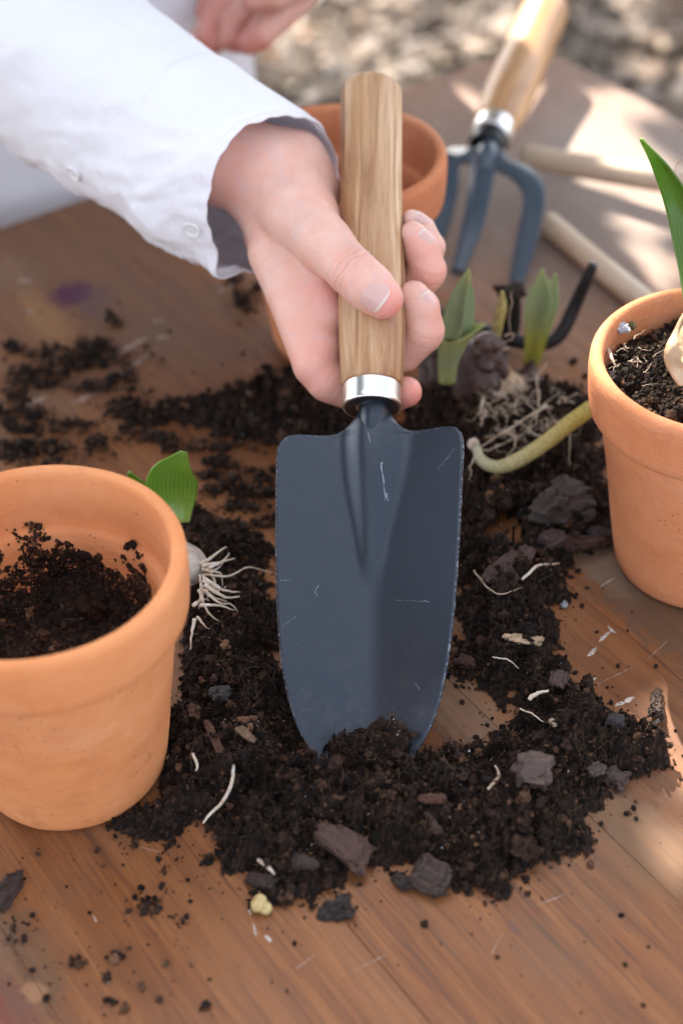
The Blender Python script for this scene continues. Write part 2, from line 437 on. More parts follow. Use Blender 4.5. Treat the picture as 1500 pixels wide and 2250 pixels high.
# old paint drips and scrapes lying on the boards
def paint_marks():
    def mark(a, b, w, mt, thick=.008):
        A, B = to_table(G(*a)), to_table(G(*b)); d = B - A; L = np.linalg.norm(d); d = d / L; nn = np.array([-d[1], d[0]])
        k = max(6, int(L / .12)); s_ = np.linspace(0, 1, k); pr = np.clip(np.sin(math.pi * np.clip(s_ * .96 + .02, 0, 1)) ** .45, .12, 1)
        wig = np.cumsum(rng.normal(0, .25 * w, k)) * .5
        u1 = w * pr * rng.uniform(.35, 1.15, k); u2 = w * pr * rng.uniform(.35, 1.15, k)
        P1 = A + d * (s_ * L)[:, None] + nn * (wig + u1)[:, None]; P2 = A + d * (s_ * L)[:, None] + nn * (wig - u2)[:, None]
        V = np.vstack([np.column_stack([P1, np.full(k, -.004)]), np.column_stack([(P1 + P2) / 2, np.full(k, -.004 - thick)]), np.column_stack([P2, np.full(k, -.004)])])
        Fc = [(r * k + i, r * k + i + 1, (r + 1) * k + i + 1, (r + 1) * k + i) for r in (0, 1) for i in range(k - 1)]
        mesh_obj('paint_fleck', V, Fc, mt, table)
    m1 = NT('old_white_paint'); v = m1.coords(); m1.base(m1.ramp(m1.noise(v, 900, 3, .7), [(.38, (.24, .15, .10)), (.55, (.50, .47, .43))])); m1.set(Roughness=.6)
    m2 = NT('faint_scrape'); m2.base(m2.ramp(m2.noise(m2.coords(), 300, 3, .7), [(.4, (.22, .12, .08)), (.65, (.38, .30, .25))])); m2.set(Roughness=.6)
    for a, b, w in [((1290, 1442), (1312, 1425), .16), ((1316, 1412), (1345, 1388), .14), ((1334, 1375), (1352, 1392), .13), ((1350, 1552), (1392, 1532), .17),
                    ((1432, 1592), (1456, 1576), .15), ((1300, 1510), (1392, 1466), .035), ((1420, 1450), (1470, 1405), .03), ((1295, 1497), (1310, 1490), .12),
                    ((1318, 1290), (1350, 1268), .05), ((545, 1990), (550, 2012), .05), ((556, 2030), (562, 2058), .06), ((582, 2056), (596, 2070), .12),
                    ((205, 2010), (212, 2028), .05), ((235, 2152), (241, 2160), .10), ((1180, 1990), (1245, 1965), .04), ((775, 2135), (850, 2098), .035),
                    ((1078, 2100), (1105, 2050), .03), ((650, 2130), (690, 2100), .04), ((300, 1860), (380, 1880), .03)]:
        mark(a, b, w * .72, m1.m if w > .045 else m2.m)
    for a, b, w in [((258, 778), (322, 742), .22), ((245, 835), (350, 772), .25), ((160, 885), (210, 862), .22), ((60, 890), (100, 870), .3), ((345, 745), (372, 738), .24),
                    ((480, 640), (540, 612), .28), ((335, 706), (360, 702), .2), ((40, 618), (68, 612), .4), ((60, 680), (75, 688), .25), ((215, 800), (260, 780), .18)]:
        mark(a, b, w * .8, m2.m)
paint_marks()
GROUND_Z = -44.0
for x, y in ((7, 7), (7, 81), (125, 7), (125, 81)):
    V, Fc = local_box(x - 2.5, x + 2.5, y - 2.5, y + 2.5, 2.21, -GROUND_Z); bevel(mesh_obj('leg', V, Fc, M_TABLE, table, False), .2)
for b in ((7, 125, 5, 7), (7, 125, 81, 83), (5, 7, 9.6, 78.4), (125, 127, 9.6, 78.4)):
    V, Fc = local_box(b[0], b[1], b[2], b[3], 2.22, 8.0)
    mesh_obj('apron', V, Fc, M_TABLE, table, False)

# ================================================================== THE GROUND BEHIND, with its litter
t = NT('garden_soil'); v = t.coords()
n1 = t.noise(v, 6, 6, .65); n2 = t.noise(v, 60, 4, .6)
c = t.ramp(n1, [(.3, (.075, .055, .042)), (.6, (.145, .112, .085)), (.8, (.21, .165, .125))])
c = t.mix(t.ramp(n2, [(.45, 0.0), (.65, .6)]), c, (.05, .036, .028))
t.base(c); t.set(Roughness=.95); t.bump(n2, .01, .8)
M_GROUND = t.m
gx = np.linspace(-1500, 1500, 121); gy = np.linspace(-1500, 1500, 121)
X, Y = np.meshgrid(gx, gy); Z = GROUND_Z + 1.2 * fbm(np.stack([X / 90, Y / 90, X * 0], -1), 3, 3) - .8
tag(mesh_obj('ground', np.stack([X, Y, Z], -1).reshape(-1, 3), grid_faces(121, 121), M_GROUND, origin=(0, 0, GROUND_Z)), kind='structure')
t = NT('litter'); t.base(attr(t)); t.set(Roughness=.65); M_LITTER = t.m
def litter():
    n = 8500
    x = rng.uniform(-60, 100, n); y = rng.uniform(90, 250, n)
    L = np.exp(rng.normal(.12, .45, n)); W_ = L * rng.uniform(.25, .7, n)
    # a curled 3x5 leaf / chip
    uu, vv = np.meshgrid(np.linspace(-1, 1, 3), np.linspace(-1, 1, 5))
    wid = np.sqrt(np.clip(1.04 - vv ** 2, 0.02, 1))
    base = np.stack([uu * wid, vv, .18 * uu ** 2 + .12 * vv ** 2], -1).reshape(-1, 3)
    sh = base[None] * np.stack([W_, L, L * rng.uniform(-.8, 1.4, n)], -1)[:, None]
    a = rng.uniform(0, 2 * math.pi, n); ti = rng.normal(0, .35, n); tj = rng.normal(0, .35, n)
    R = np.stack([np.stack([np.cos(a), -np.sin(a), ti], -1), np.stack([np.sin(a), np.cos(a), tj], -1), np.stack([-ti, -tj, np.ones(n)], -1)], -2)
    V = np.einsum('nij,nkj->nki', R, sh) + np.stack([x, y, GROUND_Z + rng.uniform(.3, 2.4, n)], -1)[:, None]
    f = grid_faces(3, 5); Fc = (f[None] + (np.arange(n) * 15)[:, None, None]).reshape(-1, 4)
    pal = np.array([(.16, .115, .085), (.24, .18, .14), (.34, .27, .21), (.10, .07, .055), (.28, .15, .07), (.42, .36, .29), (.20, .16, .14)])
    c = pal[rng.choice(len(pal), n, p=[.26, .2, .12, .2, .07, .05, .10])] * rng.uniform(.55, 1.05, (n, 1)) * np.array([1.05, .95, .85])
    o = mesh_obj('leaf_litter', V.reshape(-1, 3), Fc, M_LITTER, origin=(0, 150, GROUND_Z), col=np.repeat(c, 15, 0))
    tag(o, 'brown fallen leaves and wood chips covering the ground behind the table', 'leaf litter', kind='stuff')
litter()

# ================================================================== TERRACOTTA POTS
def terracotta(name, seed, base=(.60, .225, .098), pale=.35):
    t = NT(name); v = t.coords(loc=(seed * 1.3, seed * .7, 0))
    n1 = t.noise(v, 22, 5, .6, .4); n2 = t.noise(v, 260, 4, .65); n3 = t.noise(t.coords(scale=(9, 9, 220)), 1, 3, .5)
    b = np.array(base)
    c = t.ramp(n1, [(.30, tuple(b * (.84, .76, .70))), (.5, tuple(b * (.95, .93, .9))), (.72, tuple(np.minimum(b * (1.05, 1.16, 1.3), 1)))])
    c = t.mix(t.ramp(n3, [(.45, 0.0), (.75, .22)]), c, tuple(b * (1.02, 1.25, 1.5)))
    c = t.mix(t.ramp(n2, [(.60, 0.0), (.78, pale)]), c, (.66, .40, .28))
    bl = t.noise(t.coords(loc=(seed, 3, seed)), 11, 4, .7, .8)
    c = t.mix(t.ramp(bl, [(.55, 0.0), (.75, .22)]), c, (.62, .42, .29))
    sp = t.n('ShaderNodeTexVoronoi'); sp.inputs['Scale'].default_value = 330; t.l(v, sp.inputs['Vector'])
    pk = t.math('MULTIPLY', t.ramp(sp.outputs['Distance'], [(.10, 1.0), (.16, 0.0)]), t.ramp(t.noise(v, 45, 2), [(.55, 0.0), (.62, .8)]))
    c = t.mix(pk, c, (.10, .05, .035))
    dz = t.n('ShaderNodeSeparateXYZ'); t.l(t.coords(), dz.inputs[0])
    smu = t.math('MULTIPLY', t.ramp(t.noise(t.coords(loc=(seed, 1, 2)), 48, 5, .72, .5), [(.56, 0.0), (.70, .55)]), t.ramp(t.math('MULTIPLY', dz.outputs[2], 8.0), [(.05, .9), (.3, .15), (.72, .25), (.84, .8)]))
    c = t.mix(smu, c, tuple(b * (.5, .42, .45)))
    t.base(c); t.set(Roughness=.82); t.set(**{'Specular IOR Level': .25})
    t.bump(t.math('ADD', t.math('MULTIPLY', n2, 1.0), t.math('MULTIPLY', n3, .7)), .0008, .6)
    return t.m
PR, PH = 5.25, 10.5
def pot(label, xy, mat, inner_rot=0):
    o = thing('terracotta_pot', label, 'pot', (xy[0], xy[1], 0.0), group='terracotta pots on the table')
    c = np.array([xy[0], xy[1], 0])
    rim = [(4.62, 8.02), (4.90, 7.97), (5.02, 8.00), (5.10, 8.10), (5.16, 8.5), (5.22, 9.3), (5.24, 9.9), (5.22, 10.22), (5.13, 10.41), (4.98, 10.50), (4.82, 10.47), (4.72, 10.36), (4.68, 10.18), (4.64, 9.6), (4.58, 8.9), (4.52, 8.3), (4.44, 8.06)]
    body = [(4.46, 8.10), (4.62, 8.06), (4.66, 7.9), (4.62, 7.5), (4.40, 6.2), (4.10, 4.2), (3.82, 2.2), (3.62, .8), (3.54, .38), (3.40, .12), (3.20, .01), (2.9, 0.0), (.6, 0.0), (.55, .1), (.55, .9), (2.8, .95), (3.05, 1.1), (3.2, 1.5), (3.45, 3.2), (3.75, 5.3), (4.05, 7.3), (4.14, 7.9), (4.28, 8.09), (4.46, 8.10)]
    def dens(p, k=4):
        p = np.array(p); out = []
        for a, b in zip(p[:-1], p[1:]):
            n = max(1, int(np.linalg.norm(b - a) / .35)); out += [a + (b - a) * i / n for i in range(n)]
        return np.array(out + [p[-1]])
    for nm, pr in (('rim', rim), ('body', body)):
        V, Fc = lathe(dens(pr), 128); V = V * 1.0
        w = .025 * fbm(np.stack([V[:, 0] * .35 + xy[0], V[:, 1] * .35, V[:, 2] * .3], -1), 5, 2)
        V[:, :2] *= (1 + w[:, None] * .25)
        mesh_obj(nm, V + c, Fc, mat, o)
    return o, c
POT_L = np.array([-10.53, 40.60]); POT_R = np.array([15.11, 50.62]); POT_B = np.array([.48, 68.37])
M_TL = terracotta('terracotta_orange', 1.0, (.72, .29, .115), .3)
M_TR = terracotta('terracotta_brick', 4.0, (.68, .26, .115), .4)
M_TB = terracotta('terracotta_pale', 7.0, (.62, .235, .11), .3)
potL, _ = pot('orange terracotta pot at left, part filled with dark soil smeared up its inner wall', POT_L, M_TL)
potR, _ = pot('terracotta pot at right edge holding a sprouting bulb in soil', POT_R, M_TR)
potB, _ = pot('empty terracotta pot behind the hand and trowel handle', POT_B, M_TB)

# ================================================================== TROWEL
def frame(tip, end, roll=0.0):
    a = end - tip; a /= np.linalg.norm(a)
    l = np.cross(a, [0, 0, 1.0]); l /= np.linalg.norm(l); n = np.cross(l, a)
    c, s = math.cos(roll), math.sin(roll)
    l2 = l * c + n * s; n2 = -l * s + n * c
    return l2, a, n2
T0 = np.array([.413, 38.51, .30]); TE = np.array([2.12, 66.46, 15.16])
TL, TA, TN = frame(T0, TE, math.radians(7))
def handle_wood(name, cols, grain=1.0, rough=.5):
    t = NT(name); tc = t.coords(scale=(170 * grain, 11, 170 * grain)); big = t.coords(scale=(60, 5, 60))
    g = t.noise(tc, 1, 5, .65, .7); g2 = t.noise(big, 1, 3, .55, 1.0); fine = t.noise(t.coords(scale=(900, 40, 900)), 1, 3, .6)
    c = t.ramp(g, [(.36, cols[0]), (.5, cols[1]), (.62, cols[2])])
    c = t.mix(t.ramp(g2, [(.42, 0.0), (.66, .65)]), c, cols[3])
    c = t.mix(t.ramp(fine, [(.56, 0.0), (.74, .55)]), c, tuple(np.array(cols[0]) * .7))
    t.base(c); t.set(Roughness=rough); t.bump(t.math('ADD', g, fine), .0004, .35)
    return t.m
M_HANDLE = handle_wood('acacia_handle', [(.22, .10, .042), (.50, .30, .15), (.70, .50, .31), (.36, .175, .075)])
t = NT('polished_steel'); v = t.coords(scale=(40, 3000, 40)); t.base((.78, .77, .75)); t.set(Metallic=1.0, Roughness=.3)
t.bump(t.noise(v, 1, 2, .5), .0001, .2); M_STEEL = t.m
def paint_mat():
    t = NT('dark_powder_coat'); v = t.coords()
    fine = t.noise(v, 3500, 2, .5); wear = t.noise(v, 900, 3, .7); big = t.noise(v, 25, 3, .6)
    ed = t.n('ShaderNodeAttribute'); ed.attribute_name = 'Col'
    sep = t.n('ShaderNodeSeparateColor'); t.l(ed.outputs['Color'], sep.inputs[0])
    e = t.math('MULTIPLY', t.ramp(sep.outputs[0], [(.55, 0.0), (.95, 1.0)]), t.ramp(wear, [(.54, 0.0), (.62, .8)]))
    speck = t.ramp(t.noise(v, 1700, 1, .5), [(.735, 0.0), (.76, 1.0)])
    e = t.math('MAXIMUM', e, t.math('MULTIPLY', speck, .15))
    c = t.mix(e, (.009, .0135, .022), (.42, .43, .46))
    sx = t.n('ShaderNodeSeparateXYZ'); t.l(v, sx.inputs[0])
    low = t.math('MULTIPLY', t.ramp(t.math('MULTIPLY', sx.outputs[1], 12.0), [(.2, 1.0), (.75, .12)]), t.ramp(t.noise(v, 130, 5, .7, .6), [(.50, 0.0), (.75, .55)]))
    c = t.mix(low, c, (.075, .052, .038))
    t.base(c)
    t.set(Roughness=t.math('ADD', t.math('MULTIPLY', fine, .16), t.math('MULTIPLY_ADD', big, .08, .24)))
    t.set(**{'Specular IOR Level': .72, 'Specular Tint': (.82, .90, 1.0, 1)})
    t.bump(fine, .00008, .5)
    return t.m
M_PAINT = paint_mat()
trowel = thing('trowel', 'garden trowel with wooden handle and dark blue steel blade dug into the soil', 'trowel', T0, rot=np.stack([TL, TA, TN], 1))
BSH = .016
def blade_n(s, l):
    e = np.abs(l) / 3.7
    n = (.42 + .52 * sstep(0, 5, s)) * (np.sqrt(e ** 2 + .018) - .134) ** 1.08 * 1.3 - .03
    k = sstep(8.0, 14.0, s); wr = .34 + .62 * k
    n = n + (.16 + .66 * k) * sstep(7.7, 9.2, s) * np.exp(-(np.abs(l) / wr) ** 2.6)
    n = n - .0025 * (s - 7) ** 2 + .02
    return n
def trowel_blade():
    sw = [(0.0, .30), (.12, .75), (.45, 1.28), (1.2, 1.95), (2.2, 2.52), (3.2, 2.88), (4.5, 3.15), (6.0, 3.34), (7.6, 3.47), (9.5, 3.58), (11.5, 3.66), (13.0, 3.71), (13.45, 3.69), (13.75, 3.60), (13.98, 3.42), (14.10, 3.14), (14.14, 2.8)]
    sw = np.array(sw); rows = []
    ss = np.concatenate([np.linspace(0, 1.2, 10)[:-1], np.linspace(1.2, 13, 48)[:-1], np.linspace(13.0, 14.14, 16)])
    for s in ss: rows.append((s, np.interp(s, sw[:, 0], sw[:, 1])))
    rows += [(14.16, 2.2), (14.20, 1.75), (14.28, 1.45), (14.42, 1.18), (14.62, .98), (14.9, .82), (15.2, .70), (15.6, .60)]
    nu = 57; tt = np.linspace(-1, 1, nu); V = []; C = []
    for i, (s, w) in enumerate(rows):
        l = tt * w
        sl = np.full(nu, s)
        if s > 12.5: sl = sl + .05 * np.abs(l) / 3.7 * sstep(12.5, 14, s)
        n = blade_n(s, l)
        if s > 14.3:
            k = sstep(14.3, 15.3, s); n = n * (1 - k) + k * (-.15 + .62 * np.sqrt(np.clip(1 - (tt * .98) ** 2, 0, 1)))
        V.append(np.stack([l + BSH * s, sl, n], -1))
        ed = np.clip((np.abs(tt) * w - (w - .07)) / .06, 0, 1) * (1.0 if s > 1 else .7)
        if 14.05 < s < 14.2: ed = np.maximum(ed, .62 * (np.abs(tt) > .3))
        C.append(np.stack([ed, ed, ed], -1))
    o = mesh_obj('blade', np.vstack(V), grid_faces(nu, len(rows)), M_PAINT, trowel, col=np.vstack(C))
    solidify(o, .13, -1.0)
    return o
blade = trowel_blade()
t = NT('bare_scratch'); t.base((.34, .36, .40)); t.set(Roughness=.5); M_SCR = t.m
def HN(px, py, n=0.0):                    # picture point on the plane n above the trowel's axis
    d = ray(px, py); k = ((T0 + TN * n - CAM) @ TN) / (d @ TN); return CAM + k * d
def tl(p):                                # into the trowel's own axes
    q = np.asarray(p) - T0; return np.array([q @ TL, q @ TA, q @ TN])
def on_blade(px, py):
    n = .3
    for _ in range(8):
        q = tl(HN(px, py, n)); n = float(blade_n(q[1], np.array([q[0]]))[0])
    return q[0] - BSH * q[1], q[1]
def scratch(pts, w=.016):
    P = crom(np.array([on_blade(*p) for p in pts]), 14); P = P + rng.normal(0, .012, P.shape)
    d = np.gradient(P, axis=0); nn = np.stack([-d[:, 1], d[:, 0]], -1); nn /= np.linalg.norm(nn, axis=1)[:, None] + 1e-9
    ww = (w * rng.uniform(.1, .75, len(P)))[:, None]
    A, B = P + nn * ww, P - nn * ww
    V = np.vstack([np.column_stack([q[:, 0] + BSH * q[:, 1], q[:, 1], blade_n(q[:, 1], q[:, 0]) + .006]) for q in (A, B)])
    k = len(P); Fc = [(i, i + 1, k + i + 1, k + i) for i in range(k - 1)]
    mesh_obj('scratch', V, Fc, M_SCR, blade)
for pts, w in [([(838, 1020), (842, 1050), (848, 1100)], .025), ([(836, 1022), (842, 1018)], .03), ([(850, 1085), (853, 1102)], .03), ([(808, 950), (813, 972)], .016), ([(700, 1288), (692, 1300), (698, 1311)], .014),
               ([(930, 1320), (942, 1322)], .02), ([(870, 1318), (932, 1321)], .006), ([(960, 1031), (1000, 982)], .008), ([(616, 1277), (636, 1275)], .012), ([(912, 1502), (922, 1516)], .010), ([(620, 1378), (652, 1354)], .006)]:
    scratch(pts, w)
def lathe_y(prof, n=64):
    V, Fc = lathe([(r, s) for s, r in prof], n); V = np.stack([V[:, 0], V[:, 2], V[:, 1]], -1); return V, Fc[:, ::-1]
def dens2(p, d):
    p = np.array(p, float); out = []
    for a, b in zip(p[:-1], p[1:]):
        n = max(1, int(np.linalg.norm(b - a) / d)); out += [a + (b - a) * i / n for i in range(n)]
    return np.array(out + [p[-1]])
HOFF = np.array([0.18, 0, .12])
HPROF = [(16.36, 0.0), (16.36, 1.17), (16.44, 1.215), (16.9, 1.25), (18.2, 1.315), (19.4, 1.355), (20.8, 1.36), (22.5, 1.325), (24.5, 1.285), (26.5, 1.275), (28.5, 1.305), (29.8, 1.315), (30.5, 1.315), (30.75, 1.28), (30.92, 1.19), (31.02, 1.02), (31.08, .6), (31.09, 0.0)]
V, Fc = lathe_y(dens2([(a, r * 1.025) for a, r in HPROF], .3), 96); V[:, 0] -= .16 * (V[:, 1] - 16.5) / 15; mesh_obj('handle', V + HOFF, Fc, M_HANDLE, trowel)
FPROF = [(15.42, .35), (15.42, 1.08), (15.38, 1.14), (15.42, 1.19), (15.50, 1.20), (15.58, 1.18), (15.66, 1.17), (16.3, 1.175), (16.42, 1.17), (16.42, 1.1)]
V, Fc = lathe_y(dens2(FPROF, .12)); fer = mesh_obj('ferrule', V + HOFF, Fc, M_STEEL, trowel)
t = NT('dark_socket'); t.base((.02, .02, .022)); t.set(Roughness=.35, Metallic=.4); M_SOCK = t.m
V, Fc = lathe_y([(15.60, 0.0), (15.56, .5), (15.52, .8), (15.50, 1.1)]); mesh_obj('ferrule_cap', V + HOFF + np.array([0, -.12, 0]), Fc[:, ::-1], M_SOCK, fer)
V, Fc = tube(crom(np.array([(0, 12.6, .10), (0, 13.6, .16), (0.02, 14.4, .20), (.05, 15.1, .14), (.05, 15.8, .12)]) + np.array([.22, 0, 0]), 24), np.interp(np.linspace(0, 1, 24), [0, .3, .6, .8, 1], [.2, .42, .56, .62, .64]), 28); mesh_obj('tang', V, Fc, M_PAINT, trowel, col=np.zeros((len(V), 3)))

# ================================================================== THE CHILD
person = thing('person', 'child in a loose white shirt leaning over the table, right hand gripping the trowel', 'person', (-14.0, 101.0, GROUND_Z))
HAX = T0 + TL * HOFF[0] + TN * HOFF[2]
def handle_sd(P):
    q = P - HAX.astype(np.float32); s = q @ TA.astype(np.float32); r = np.sqrt(np.maximum((q * q).sum(-1) - s * s, 0))
    pr = np.array([(a, b) for a, b in FPROF[3:] ] + HPROF[2:]); return np.where((s > 15.2) & (s < 31.8), r - np.interp(s, pr[:, 0], pr[:, 1]), 5.0)
def chain(P, pts, k=.08):
    d = None
    for (a, ra), (b, rb) in zip(pts[:-1], pts[1:]):
        q = rcone(P, a, b, ra, rb); d = q if d is None else smin(d, q, k)
    return d
def H(px, py, n, r): return (HN(px, py, n), r)
TH = [H(600, 400, .35, 1.62), H(655, 470, .85, 1.46), H(716, 540, 1.42, 1.13), H(777, 600, 1.90, .95), H(812, 631, 1.95, .93), H(841, 656, 1.88, .83)]
FING = [
    [H(606, 555, -.55, 1.22), H(640, 640, -.70, 1.10), H(694, 800, -1.0, .97), H(722, 836, -1.35, .92), H(800, 868, -2.30, .82), H(862, 866, -2.05, .76), H(893, 861, -1.45, .64)],
    [H(590, 520, -1.9, 1.1), H(650, 640, -2.5, .98), H(705, 735, -2.75, .92), H(800, 785, -2.80, .88), H(885, 772, -2.1, .86), H(931, 728, -1.0, .86), H(925, 675, -.2, .76), H(909, 650, .15, .64)],
    [H(590, 470, -2.4, 1.05), H(650, 560, -3.0, .92), H(705, 625, -2.95, .88), H(800, 655, -2.80, .86), H(893, 648, -2.0, .84), H(938, 595, -1.0, .83), H(925, 545, -.25, .74), H(907, 517, .10, .60)],
    [H(600, 425, -2.6, .95), H(650, 480, -3.0, .82), H(705, 530, -2.9, .76), H(800, 560, -2.6, .72), H(895, 572, -1.9, .70), H(943, 545, -1.2, .69), H(925, 506, -.7, .62), H(905, 487, -.42, .52)],
]
FILL = [(HN(650, 580, -.35), HN(712, 760, -.75), 1.15, .80), (HN(690, 600, .1), HN(725, 690, -.4), .85, .70)]
WR = [H(300, 250, .6, 2.2), H(480, 342, .25, 2.0), H(575, 386, -.1, 1.88)]
PALM = [(HN(575, 372, -.1), HN(622, 545, -.75), 1.85, 1.27), (HN(590, 380, -.9), HN(610, 505, -1.7), 1.7, 1.2), (HN(610, 380, -1.4), HN(615, 470, -2.2), 1.5, 1.15), (HN(625, 390, -1.2), HN(660, 470, -1.8), 1.5, 1.1),
        (HN(640, 400, .2), HN(690, 480, .3), 1.45, 1.0), (HN(655, 352, -.3), HN(690, 425, -.6), 1.22, 1.15)]
def thumb_axis():
    a, b = TH[3][0], TH[5][0]; d = (b - a) / np.linalg.norm(b - a); return a, d
def hand_sd(P):
    P = P.astype(np.float32)
    arm = chain(P, WR, .5)
    palm = arm
    for a, b, ra, rb in PALM: palm = smin(palm, rcone(P, a, b, ra, rb), .7)
    d = None
    for i, f in enumerate(FING):
        ch = chain(P, f, .1)
        if i == 0:
            for a, b, ra, rb in FILL: ch = smin(ch, rcone(P, a, b, ra, rb), .35)
        q = smin(palm, ch, .38); d = q if d is None else smin(d, q, .07)
    th = chain(P, TH, .35)
    # knuckle folds on the thumb
    a, ax = thumb_axis(); s = (P - a.astype(np.float32)) @ ax.astype(np.float32)
    wob = .05 * np.sin((P @ np.array([.0, 3.1, 2.2], np.float32)) * 2.5)
    for s0, dp in ((-.48, .04), (-.22, .07), (.04, .075), (.27, .04)):
        th = th + dp * np.exp(-((s + wob - s0) / .075) ** 2)
    th = th - .03 * np.exp(-((s + .05) / .5) ** 2)
    tp = smin(palm, th, .75)
    # folds at the wrist and over the finger joints
    for i, jn in ((1, 5), (2, 5), (3, 5), (0, 3)):
        c_ = FING[i][jn][0]; ax = FING[i][jn + 1][0] - FING[i][jn - 1][0]; ax /= np.linalg.norm(ax)
        q = P - c_.astype(np.float32); s_ = q @ ax.astype(np.float32); r_ = np.sqrt((q * q).sum(-1))
        for s0 in (-.18, .04, .24): d = d + .045 * np.exp(-((s_ - s0) / .07) ** 2) * np.exp(-(r_ / 1.1) ** 4)
    d = smin(d, tp, .16)
    hs_ = handle_sd(P)
    d = np.where(d > 2.0, d, np.maximum(d, -(hs_ + .03)))
    return d
pts = np.array([p for f in FING + [TH, WR] for p, r in f])
HV, HF = surface_net(hand_sd, pts.min(0) - 2.6, pts.max(0) + 2.4, .074)
def relax(V, Fc, n=2, lam=.5):
    e = np.vstack([Fc[:, [i, (i + 1) % Fc.shape[1]]] for i in range(Fc.shape[1])]); e = np.vstack([e, e[:, ::-1]])
    cnt = np.bincount(e[:, 0], minlength=len(V))[:, None]
    for _ in range(n):
        acc = np.stack([np.bincount(e[:, 0], V[e[:, 1], i], minlength=len(V)) for i in range(3)], -1)
        V = V + lam * (acc / np.maximum(cnt, 1) - V)
    return V
HV = relax(HV, HF, 1, .5)
def skin_material():
    t = NT('skin'); v = t.coords()
    a = attr(t)
    n1 = t.noise(v, 90, 4, .6); n2 = t.noise(v, 900, 3, .6)
    sep = t.n('ShaderNodeSeparateColor'); t.l(a, sep.inputs[0])
    c = t.mix(t.ramp(n1, [(.35, 0.0), (.7, .8)]), (.70, .405, .315), (.755, .525, .43))
    n4 = t.noise(v, 260, 4, .65)
    c = t.mix(t.ramp(n4, [(.48, 0.0), (.72, .35)]), c, (.74, .36, .28))
    c = t.mix(sep.outputs[0], c, (.76, .28, .215))
    c = t.mix(t.math('MULTIPLY', sep.outputs[1], .42), c, (.50, .16, .12))
    vn = t.noise(v, 32, 2, .5, .8)
    c = t.mix(t.ramp(vn, [(.47, 0.0), (.50, .14), (.53, 0.0)]), c, (.45, .42, .50))
    c = t.mix(t.math('MULTIPLY', sep.outputs[2], t.ramp(n2, [(.60, 0.0), (.66, .6)])), c, (.16, .08, .06))
    t.base(c)
    t.set(Roughness=t.math('MULTIPLY_ADD', n2, .2, .40))
    t.set(**{'Subsurface Weight': .35, 'Subsurface Radius': (1.0, .32, .16), 'Subsurface Scale': .0016, 'Specular IOR Level': .42})
    vo = t.n('ShaderNodeTexVoronoi'); vo.inputs['Scale'].default_value = 1100; t.l(v, vo.inputs['Vector'])
    t.bump(t.math('ADD', t.math('MULTIPLY', vo.outputs['Distance'], .6), n2), .0004, .55)
    return t.m
M_SKIN = skin_material()
def redness(V, centres, r0):
    r = np.zeros(len(V))
    for c, rad, s in centres: r = np.maximum(r, s * np.exp(-(np.linalg.norm(V - c, axis=1) / rad) ** 2))
    return np.clip(r, 0, 1)
cent = [(HN(858, 672, 2.1), .9, .75), (HN(700, 760, -.6), 1.6, .35), (HN(735, 640, .2), 1.4, .45), (HN(908, 870, -1.2), .9, .7), (HN(955, 600, -.6), 1.1, .30), (HN(950, 700, -.8), 1.1, .3), (HN(700, 830, -.8), 1.3, .35),
        (HN(925, 555, -.1), .8, .35), (HN(905, 640, .2), .7, .3), (HN(770, 590, 2.6), .9, .2), (HN(500, 380, 1.0), 1.8, .25)]
rd = np.clip(redness(HV, cent, 1) * 1.25 + .08, 0, 1)
dirt = redness(HV, [(HN(832, 694, 2.0), .22, 1.0), (HN(905, 875, -1.2), .3, .4), (HN(872, 668, 2.3), .22, .6)], 1)
crs = np.zeros(len(HV)); ta, tx = thumb_axis(); sv = (HV - ta) @ tx; wobv = .05 * np.sin((HV @ np.array([.0, 3.1, 2.2])) * 2.5); near_t = np.exp(-(np.linalg.norm(HV - ta, axis=1) / 1.25) ** 4)
for s0, k_ in ((-.48, .5), (-.22, .9), (.04, 1.0), (.27, .5)): crs = np.maximum(crs, k_ * near_t * np.exp(-((sv + wobv - s0) / .06) ** 2))
for i, jn in ((1, 5), (2, 5), (3, 5), (0, 3)):
    c_ = FING[i][jn][0]; ax = FING[i][jn + 1][0] - FING[i][jn - 1][0]; ax /= np.linalg.norm(ax); q = HV - c_
    for s0 in (-.18, .04, .24): crs = np.maximum(crs, .7 * np.exp(-((q @ ax - s0) / .06) ** 2) * np.exp(-(np.linalg.norm(q, axis=1) / 1.0) ** 4))
hand = mesh_obj('arm_and_hand', HV, HF, M_SKIN, person, col=np.stack([rd, crs, dirt], -1))
# finger nails
t = NT('nail'); t.base(t.mix(attr(t), (.70, .40, .35), (.76, .60, .51))); t.set(Roughness=.28); t.set(**{'Subsurface Weight': .2, 'Subsurface Radius': (1, .4, .25), 'Subsurface Scale': .003}); M_NAIL = t.m
def nail(base, tip, up, L, W_, curl, lift, parent, rad):
    """curved plate bedded in a finger end: its sides sink into the skin, its free edge stands clear"""
    ax = tip - base; ax /= np.linalg.norm(ax); up = up - ax * (up @ ax); up /= np.linalg.norm(up); sd = np.cross(ax, up)
    nu, nv = 21, 21; V = []
    for j in np.linspace(-1, 1, nv):
        for i in np.linspace(-1, 1, nu):
            x, y = i * math.sqrt(1 - .5 * j ** 4), j * math.sqrt(1 - .5 * i ** 4 if j < 0 else 1 - .32 * i ** 4)
            an = x * W_ / rad; yy = (y + 1) / 2 * L
            V.append(base + ax * yy + sd * rad * math.sin(an) + up * (rad * (math.cos(an) - 1) + lift - curl * (yy / L - .45) ** 2 - (.05 * max(0, -y - .6) / .4)))
    o = mesh_obj('nail', np.array(V), grid_faces(nu, nv), M_NAIL, parent, col=np.repeat(sstep(.86, .93, np.linspace(0, 1, nv))[:, None], nu, 1).reshape(-1, 1) * np.ones((1, 3))); solidify(o, .02, 1.0); return o
